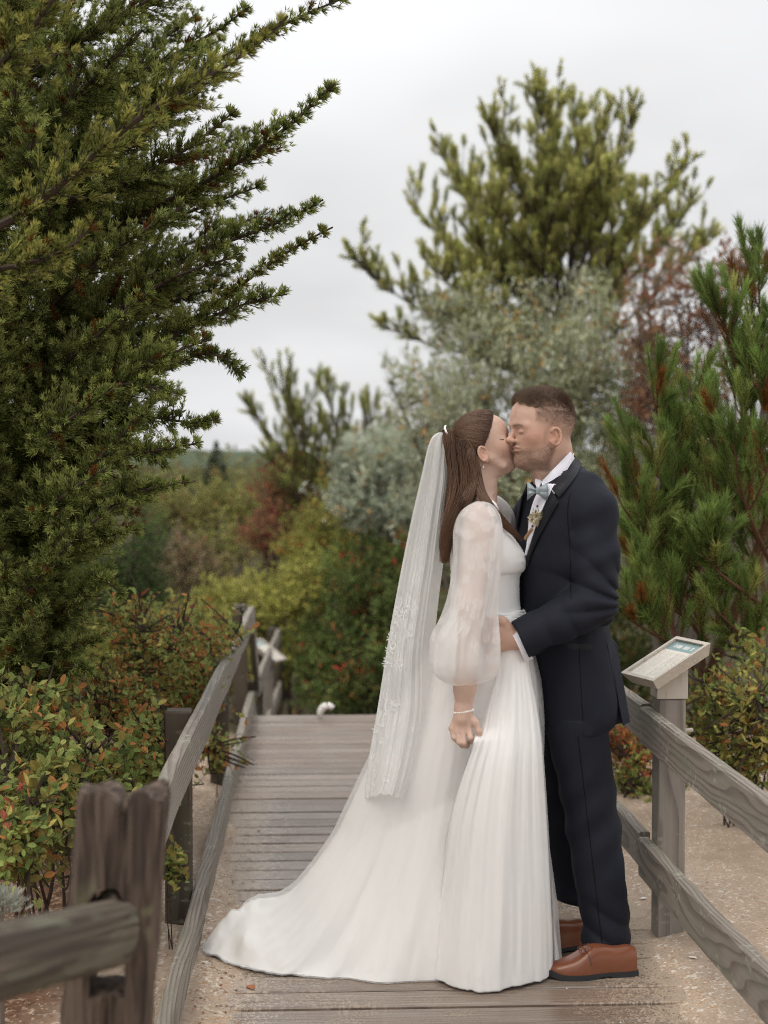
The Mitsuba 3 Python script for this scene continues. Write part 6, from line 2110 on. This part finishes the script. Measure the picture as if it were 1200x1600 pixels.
finish(*bush('yellow_bush', 'yellow green bush just beyond the left railing end', 'bush',
             [(440, 930, 19.6, 95, 60, 1.1), (380, 960, 19.4, 60, 60, 1.0), (500, 900, 19.8, 70, 60, 1.0), (430, 1010, 19.4, 80, 70, 1.0), (340, 930, 19.6, 50, 40, .9)], base_at(440, 19.6), 760, 15, .09, .042, OLIVE2, rng, tw=.5, up=.4, stems=10))
finish(*bush('yellow_bush', 'taller yellow olive bush below the small pine', 'bush',
             [(530, 800, 21.5, 75, 80, 1.1), (480, 850, 21.5, 70, 70, 1.1), (600, 830, 21.4, 90, 90, 1.1), (520, 890, 21.3, 90, 60, 1.), (640, 780, 21.5, 70, 70, 1.1)], base_at(550, 21.6), 900, 14, .10, .046, OLIVE, rng, tw=.55, up=.4, stems=10))
finish(*bush('russet_bush', 'russet brown bush under the sky gap', 'bush',
             [(440, 750, 24, 60, 65, 1.1), (480, 800, 24, 60, 60, 1.1), (420, 820, 23.6, 60, 50, 1.1)], base_at(450, 24), 520, 13, .09, .045, ([(.17, .085, .050), (.13, .070, .042), (.11, .095, .040), (.24, .055, .045)], [.4, .3, .22, .08]), rng, tw=.55, up=.5, gap=.3, stems=9))
finish(*bush('green_bush', 'mid green bush in the hollow left of the russet bush', 'bush',
             [(350, 770, 27, 55, 45, 1.), (310, 800, 27, 50, 50, 1.), (390, 790, 27, 50, 55, 1.), (350, 850, 26, 80, 60, 1.), (260, 790, 27, 60, 60, 1.)], base_at(350, 27), 560, 12, .10, .05, ([(.150, .150, .052), (.115, .12, .044), (.19, .18, .066), (.17, .11, .05)], [.4, .3, .22, .08]), rng, tw=.6, up=.5, stems=9))
finish(*bush('dry_bush', 'pale tan dry bush in the hollow beside the cedar', 'bush',
             [(285, 850, 22, 40, 45, .8), (330, 880, 22, 50, 40, .8), (300, 900, 22, 60, 30, .8), (250, 880, 22, 40, 40, .8)], base_at(300, 22), 320, 12, .09, .03, ([(.22, .175, .115), (.17, .13, .08), (.15, .135, .06), (.25, .08, .05)], [.40, .28, .30, .02]), rng, gap=.4, tw=.6, up=.8, stems=9))
finish(*bush('evergreen_shrub', 'dark evergreen shrub half hidden behind the cedar', 'bush',
             [(225, 860, 13, 45, 95, .7), (190, 910, 13, 70, 80, .7), (130, 900, 12.8, 90, 110, .8), (240, 930, 12.8, 60, 40, .6)], base_at(190, 13), 720, 14, .07, .014, ([(.040, .062, .022), (.030, .048, .018), (.060, .082, .030)], [.4, .3, .3]), rng, tw=.34, up=.4, stems=7))
finish(*bush('olive_scrub', 'low olive scrub behind the orange tipped shrub', 'bush',
             [(250, 970, 10.5, 90, 45, .6), (320, 970, 10.8, 55, 40, .5), (180, 1000, 10.4, 90, 60, .6), (260, 1040, 10.2, 100, 60, .6), (345, 1050, 10.2, 30, 60, .3), (100, 1000, 10.3, 100, 70, .6)], base_at(260, 10.6), 900, 14, .05, .022, OLIVE, rng, tw=.28, up=.4, stems=10))
finish(*bush('far_thicket', 'far green thicket low under the horizon', 'bush',
             [(300, 745, 42, 120, 28, 2.5), (420, 740, 44, 100, 25, 2.5), (180, 750, 42, 120, 35, 2.5), (560, 740, 44, 120, 28, 2.5), (700, 740, 44, 120, 28, 2.5), (-60, 755, 44, 160, 35, 2.5), (-330, 755, 46, 180, 38, 2.5), (900, 750, 46, 160, 35, 2.5), (1150, 750, 46, 180, 38, 2.5), (1420, 750, 46, 180, 38, 2.5)], base_at(350, 43), 1300, 10, .22, .11, ([(.13, .135, .062), (.105, .11, .052), (.16, .145, .07), (.17, .12, .07)], [.4, .3, .2, .1]), rng, tw=1.2, up=.5, stems=12))
sp_t = thing('spruce_tree')
tag(sp_t, 'tiny pointed conifer on the horizon left of the small pine', 'tree')
tp_, bt_ = W(338, 688, 40), W(338, 790, 40)
nn_ = 900
h_ = rng.uniform(0, 1, nn_)
a_ = rng.uniform(0, 6.28, nn_)
rr_ = .62 * (1 - h_) * (.75 + .5 * ((h_ * 9) % 1.0))
p_ = np.stack([bt_[0] + rr_ * np.cos(a_) * .6, 40 + rr_ * np.sin(a_) * .6, bt_[2] + (tp_[2] - bt_[2]) * h_], -1)
labels[put_col('crown', leaves('diamond', p_, np.stack([np.cos(a_), np.sin(a_), a_ * 0 - .25], -1), np.tile([0, 0, 1.0], (nn_, 1)), .35 * (1.1 - h_), .10, np.array([.13, .15, .09]) * rng.uniform(.7, 1.2, (nn_, 1))), 'mat_leaf', sp_t)] = {'kind': 'stuff'}
put('trunk', tubes(np.array([[bt_ - [0, 0, 2.5], tp_]]), np.array([[.12, .02]]), 6), 'mat_bark', sp_t)

# ---- broad-leaved shrubs near the camera: the leaves that can be picked apart are parts
LEAFT = {}
LEAFP = {'green': (.150, .190, .060), 'olive': (.205, .225, .076), 'gold': (.275, .24, .076), 'orange': (.29, .135, .050), 'red': (.21, .062, .042), 'dark': (.070, .095, .034)}
lv_, lf_ = leaf_shapes('oval')
for nm_, c_ in LEAFP.items():
    shade_ = np.ones((len(lv_), 3))
    edge_ = np.array([.35, .25, .9, .6, .9, .6, .9, .25, 0, 0.2])[:, None]
    warm = np.array([.34, .12, .04])
    cc = np.asarray(c_) * (1 - .22 * edge_) + warm * .22 * edge_
    LEAFT[nm_] = mikit.ply((lv_, lf_), 'mat_leaf', smooth=False, color=cc)
NAMES = list(LEAFP)


def leafy(key, wood, bark, lf, most, inside):
    """The leaves that show largest become parts of their own, the rest one mesh of loose leaves."""
    kind, pos, dd, nn, LL, WW, c = lf
    q = (pos - CAM)
    dep = q @ FWD
    px, py = 600 + FOCAL * (q @ RIGHT) / dep, 800 - FOCAL * (q @ UP) / dep
    vis = (px > 2) & (px < 1198) & (py > 2) & (py < 1598) & inside(px, py)
    s = unit(np.cross(unit(dd), nn))
    n = np.cross(s, unit(dd))
    face = np.abs((n * unit(q)).sum(1))
    score = np.where(vis, LL / dep * (.4 + face), -1)
    big = np.argsort(-score)[:most]
    big = big[score[big] > 0]
    for j in big:
        M = np.eye(4)
        M[:3, 0], M[:3, 1], M[:3, 2], M[:3, 3] = s[j] * WW[j], unit(dd[j]) * LL[j], n[j] * WW[j], pos[j]
        nm = NAMES[int(np.argmin([((np.log(np.asarray(v) + .01) - np.log(c[j] + .01)) ** 2).sum() for v in LEAFP.values()]))]
        share('leaf', LEAFT[nm], key, M)
    rest = np.ones(len(pos), bool)
    rest[big] = False
    k = put_col('foliage', leaves(kind, pos[rest], dd[rest], nn[rest], LL[rest], WW[rest], c[rest]), 'mat_leaf', key)
    labels[k] = {'kind': 'stuff'}
    put('stem', cat(wood), bark, key)


PL = [LEAFP[k_] for k_ in NAMES]
r_ = bush('bayberry_shrub', 'broad leaved shrub with orange edged green leaves at the lower left', 'shrub',
          [(60, 1180, 4.9, 130, 120, .45), (150, 1230, 5.0, 110, 100, .4), (20, 1100, 4.8, 90, 60, .35), (90, 1290, 4.7, 100, 60, .35), (40, 1250, 4.5, 80, 80, .3), (220, 1180, 5.4, 90, 80, .4), (15, 1330, 4.4, 60, 60, .25)],
          [W(60, 1400, 5.1)[0], 5.1, .0], 640, 9, .043, .024, (PL, [.38, .28, .14, .11, .02, .07]), rng, gain=1.75, kind='oval', tw=.22, up=.25, stems=12, droop=.0)
leafy(*r_, 300, lambda px, py: py > 1000)
r_ = bush('bayberry_shrub', 'shrub with rusty orange tips leaning over the left railing', 'shrub',
          [(310, 1010, 6.9, 75, 45, .35), (240, 1000, 6.7, 70, 55, .4), (350, 985, 7.1, 40, 35, .3), (200, 1060, 6.4, 100, 70, .45), (300, 1080, 6.7, 70, 60, .4), (150, 1100, 6.0, 100, 80, .4), (270, 1150, 6.6, 60, 60, .4), (335, 1160, 7.0, 25, 40, .2), (200, 960, 6.8, 50, 40, .3)],
          [W(150, 1250, 6.5)[0], 6.5, .05], 700, 9, .034, .019, (PL, [.26, .26, .16, .27, .02, .03]), rng, gain=1.75, kind='oval', tw=.24, up=.3, stems=12, gap=.25)
leafy(*r_, 220, lambda px, py: (py > 930) & (px > 120))
r_ = bush('cherry_shrub', 'arching shrub with yellow green and red leaves right of the sign post', 'shrub',
          [(1140, 1070, 6.3, 60, 60, .35), (1190, 1120, 6.2, 60, 90, .35), (1110, 1150, 6.6, 50, 60, .35), (1180, 1010, 6.4, 40, 35, .3), (1150, 1180, 6.5, 70, 50, .35), (1090, 1090, 6.7, 40, 60, .3)],
          [W(1150, 1230, 6.6)[0], 6.6, gz(1.9, 6.6)], 330, 9, .044, .019, (PL, [.30, .30, .22, .09, .02, .07]), rng, gain=1.75, kind='oval', tw=.24, up=.4, stems=9, gap=.25, droop=.1)
leafy(*r_, 200, lambda px, py: (px > 1060) & (py > 980))
r_ = bush('red_shrub', 'low shrub with red autumn leaves behind the groom\'s jacket hem', 'shrub',
          [(985, 1180, 7.4, 45, 40, .3), (1010, 1150, 7.5, 40, 40, .3), (960, 1140, 7.5, 40, 40, .3)], [W(985, 1250, 7.5)[0], 7.5, .03], 170, 9, .036, .018, (PL, [.08, .10, .1, .30, .38, .04]), rng, gain=1.75, kind='oval', tw=.18, up=.3, stems=5)
leafy(*r_, 70, lambda px, py: (px > 955) & (py > 1110))
r_ = bush('ground_plant', 'small leafy green plants at the edge of the sand behind the sign post', 'plant',
          [(1000, 1230, 7.2, 50, 22, .2), (1090, 1240, 7.3, 50, 20, .2), (980, 1200, 7.3, 30, 30, .2), (1060, 1215, 7.6, 60, 30, .25)], [W(1030, 1250, 7.4)[0], 7.4, .03], 150, 8, .040, .017, (PL, [.40, .34, .10, .06, .02, .08]), rng, gain=1.75, kind='oval', tw=.15, up=.7, stems=6)
leafy(*r_, 60, lambda px, py: (px > 960) & (py > 1190))
for j, (px, py, n_, lab) in enumerate([(270, 1345, 26, 'small green sprig growing beside the left railing post'), (590 - 250, 1185, 20, 'green sprig poking through the left railing')]):
    y_ = (5.05, 7.2)[j]
    r_ = bush('ground_plant', lab, 'plant', [(px, py, y_, 16, 34 if j == 0 else 24, .06)], [W(px, py + 60, y_)[0], y_, 0], n_, 6, .034, .019, (PL, [.5, .3, .1, .05, .0, .05]), rng, gain=1.75, kind='oval', tw=.08, up=.5, stems=3)
    leafy(*r_, 30, lambda a, b: a > 0)
# pale woolly plant at the left border
key = thing('grey_plant')
tag(key, 'pale grey woolly plant at the left border above the split rail', 'plant')
c0 = W(2, 1425, 3.9)
n_ = 420
u_ = rnd_dir(rng, n_)
u_[:, 2] = np.abs(u_[:, 2])
labels[put_col('foliage', leaves('diamond', c0 + u_ * rng.uniform(.02, .065, (n_, 1)), unit(u_ + [0, 0, .5]), rnd_dir(rng, n_), .022, .007, np.array([.40, .41, .35]) * rng.uniform(.7, 1.15, (n_, 1))), 'mat_leaf', key)] = {'kind': 'stuff'}
put('stem', tubes(np.array([[[c0[0], c0[1], gz(c0[0], c0[1]) - .02], c0 + [0, 0, .03]]]), .006, 5), 'mat_bark_gray', key)
# pine needles and twigs fallen on the left ground
n_ = 2600
x_, y_ = rng.uniform(-2.2, -.50, n_), rng.uniform(3.4, 7.0, n_)
a_ = rng.uniform(0, 6.28, n_)
labels[put_col('needle_litter', leaves('needle', np.stack([x_, y_, ground_z(x_, y_) + .004 + rng.uniform(0, .008, n_)], -1), np.stack([np.cos(a_), np.sin(a_), rng.normal(0, .1, n_)], -1), np.tile([0, 0, 1.0], (n_, 1)), rng.uniform(.03, .08, n_), .003, palette([(.20, .10, .05), (.12, .065, .035), (.27, .16, .09)], [.4, .4, .2], n_, rng)), 'mat_needle')] = {'label': 'brown pine needles fallen on the ground left of the boardwalk', 'category': 'litter', 'kind': 'stuff'}

# bits of dead leaf along the left edge of the planks
n_ = 420
y_ = rng.uniform(3.9, 8.2, n_)
x_ = EDGE_L(y_) + rng.normal(-.02, .055, n_)
z_ = np.maximum(ground_z(x_, y_), np.where(x_ > DECK_L, 0.0, -9)) + .003
a_ = rng.uniform(0, 6.28, n_)
labels[put_col('leaf_litter', leaves('diamond', np.stack([x_, y_, z_], -1), np.stack([np.cos(a_), np.sin(a_), rng.normal(.05, .15, n_)], -1), np.tile([0, .2, 1.0], (n_, 1)), rng.uniform(.006, .020, n_), rng.uniform(.004, .011, n_), palette([(.22, .11, .05), (.13, .07, .035), (.30, .18, .09), (.20, .06, .03)], [.35, .3, .2, .15], n_, rng)), 'mat_pebble')] = {'label': 'crumbs of dead brown leaves along the left edge of the planks', 'category': 'litter', 'kind': 'stuff'}
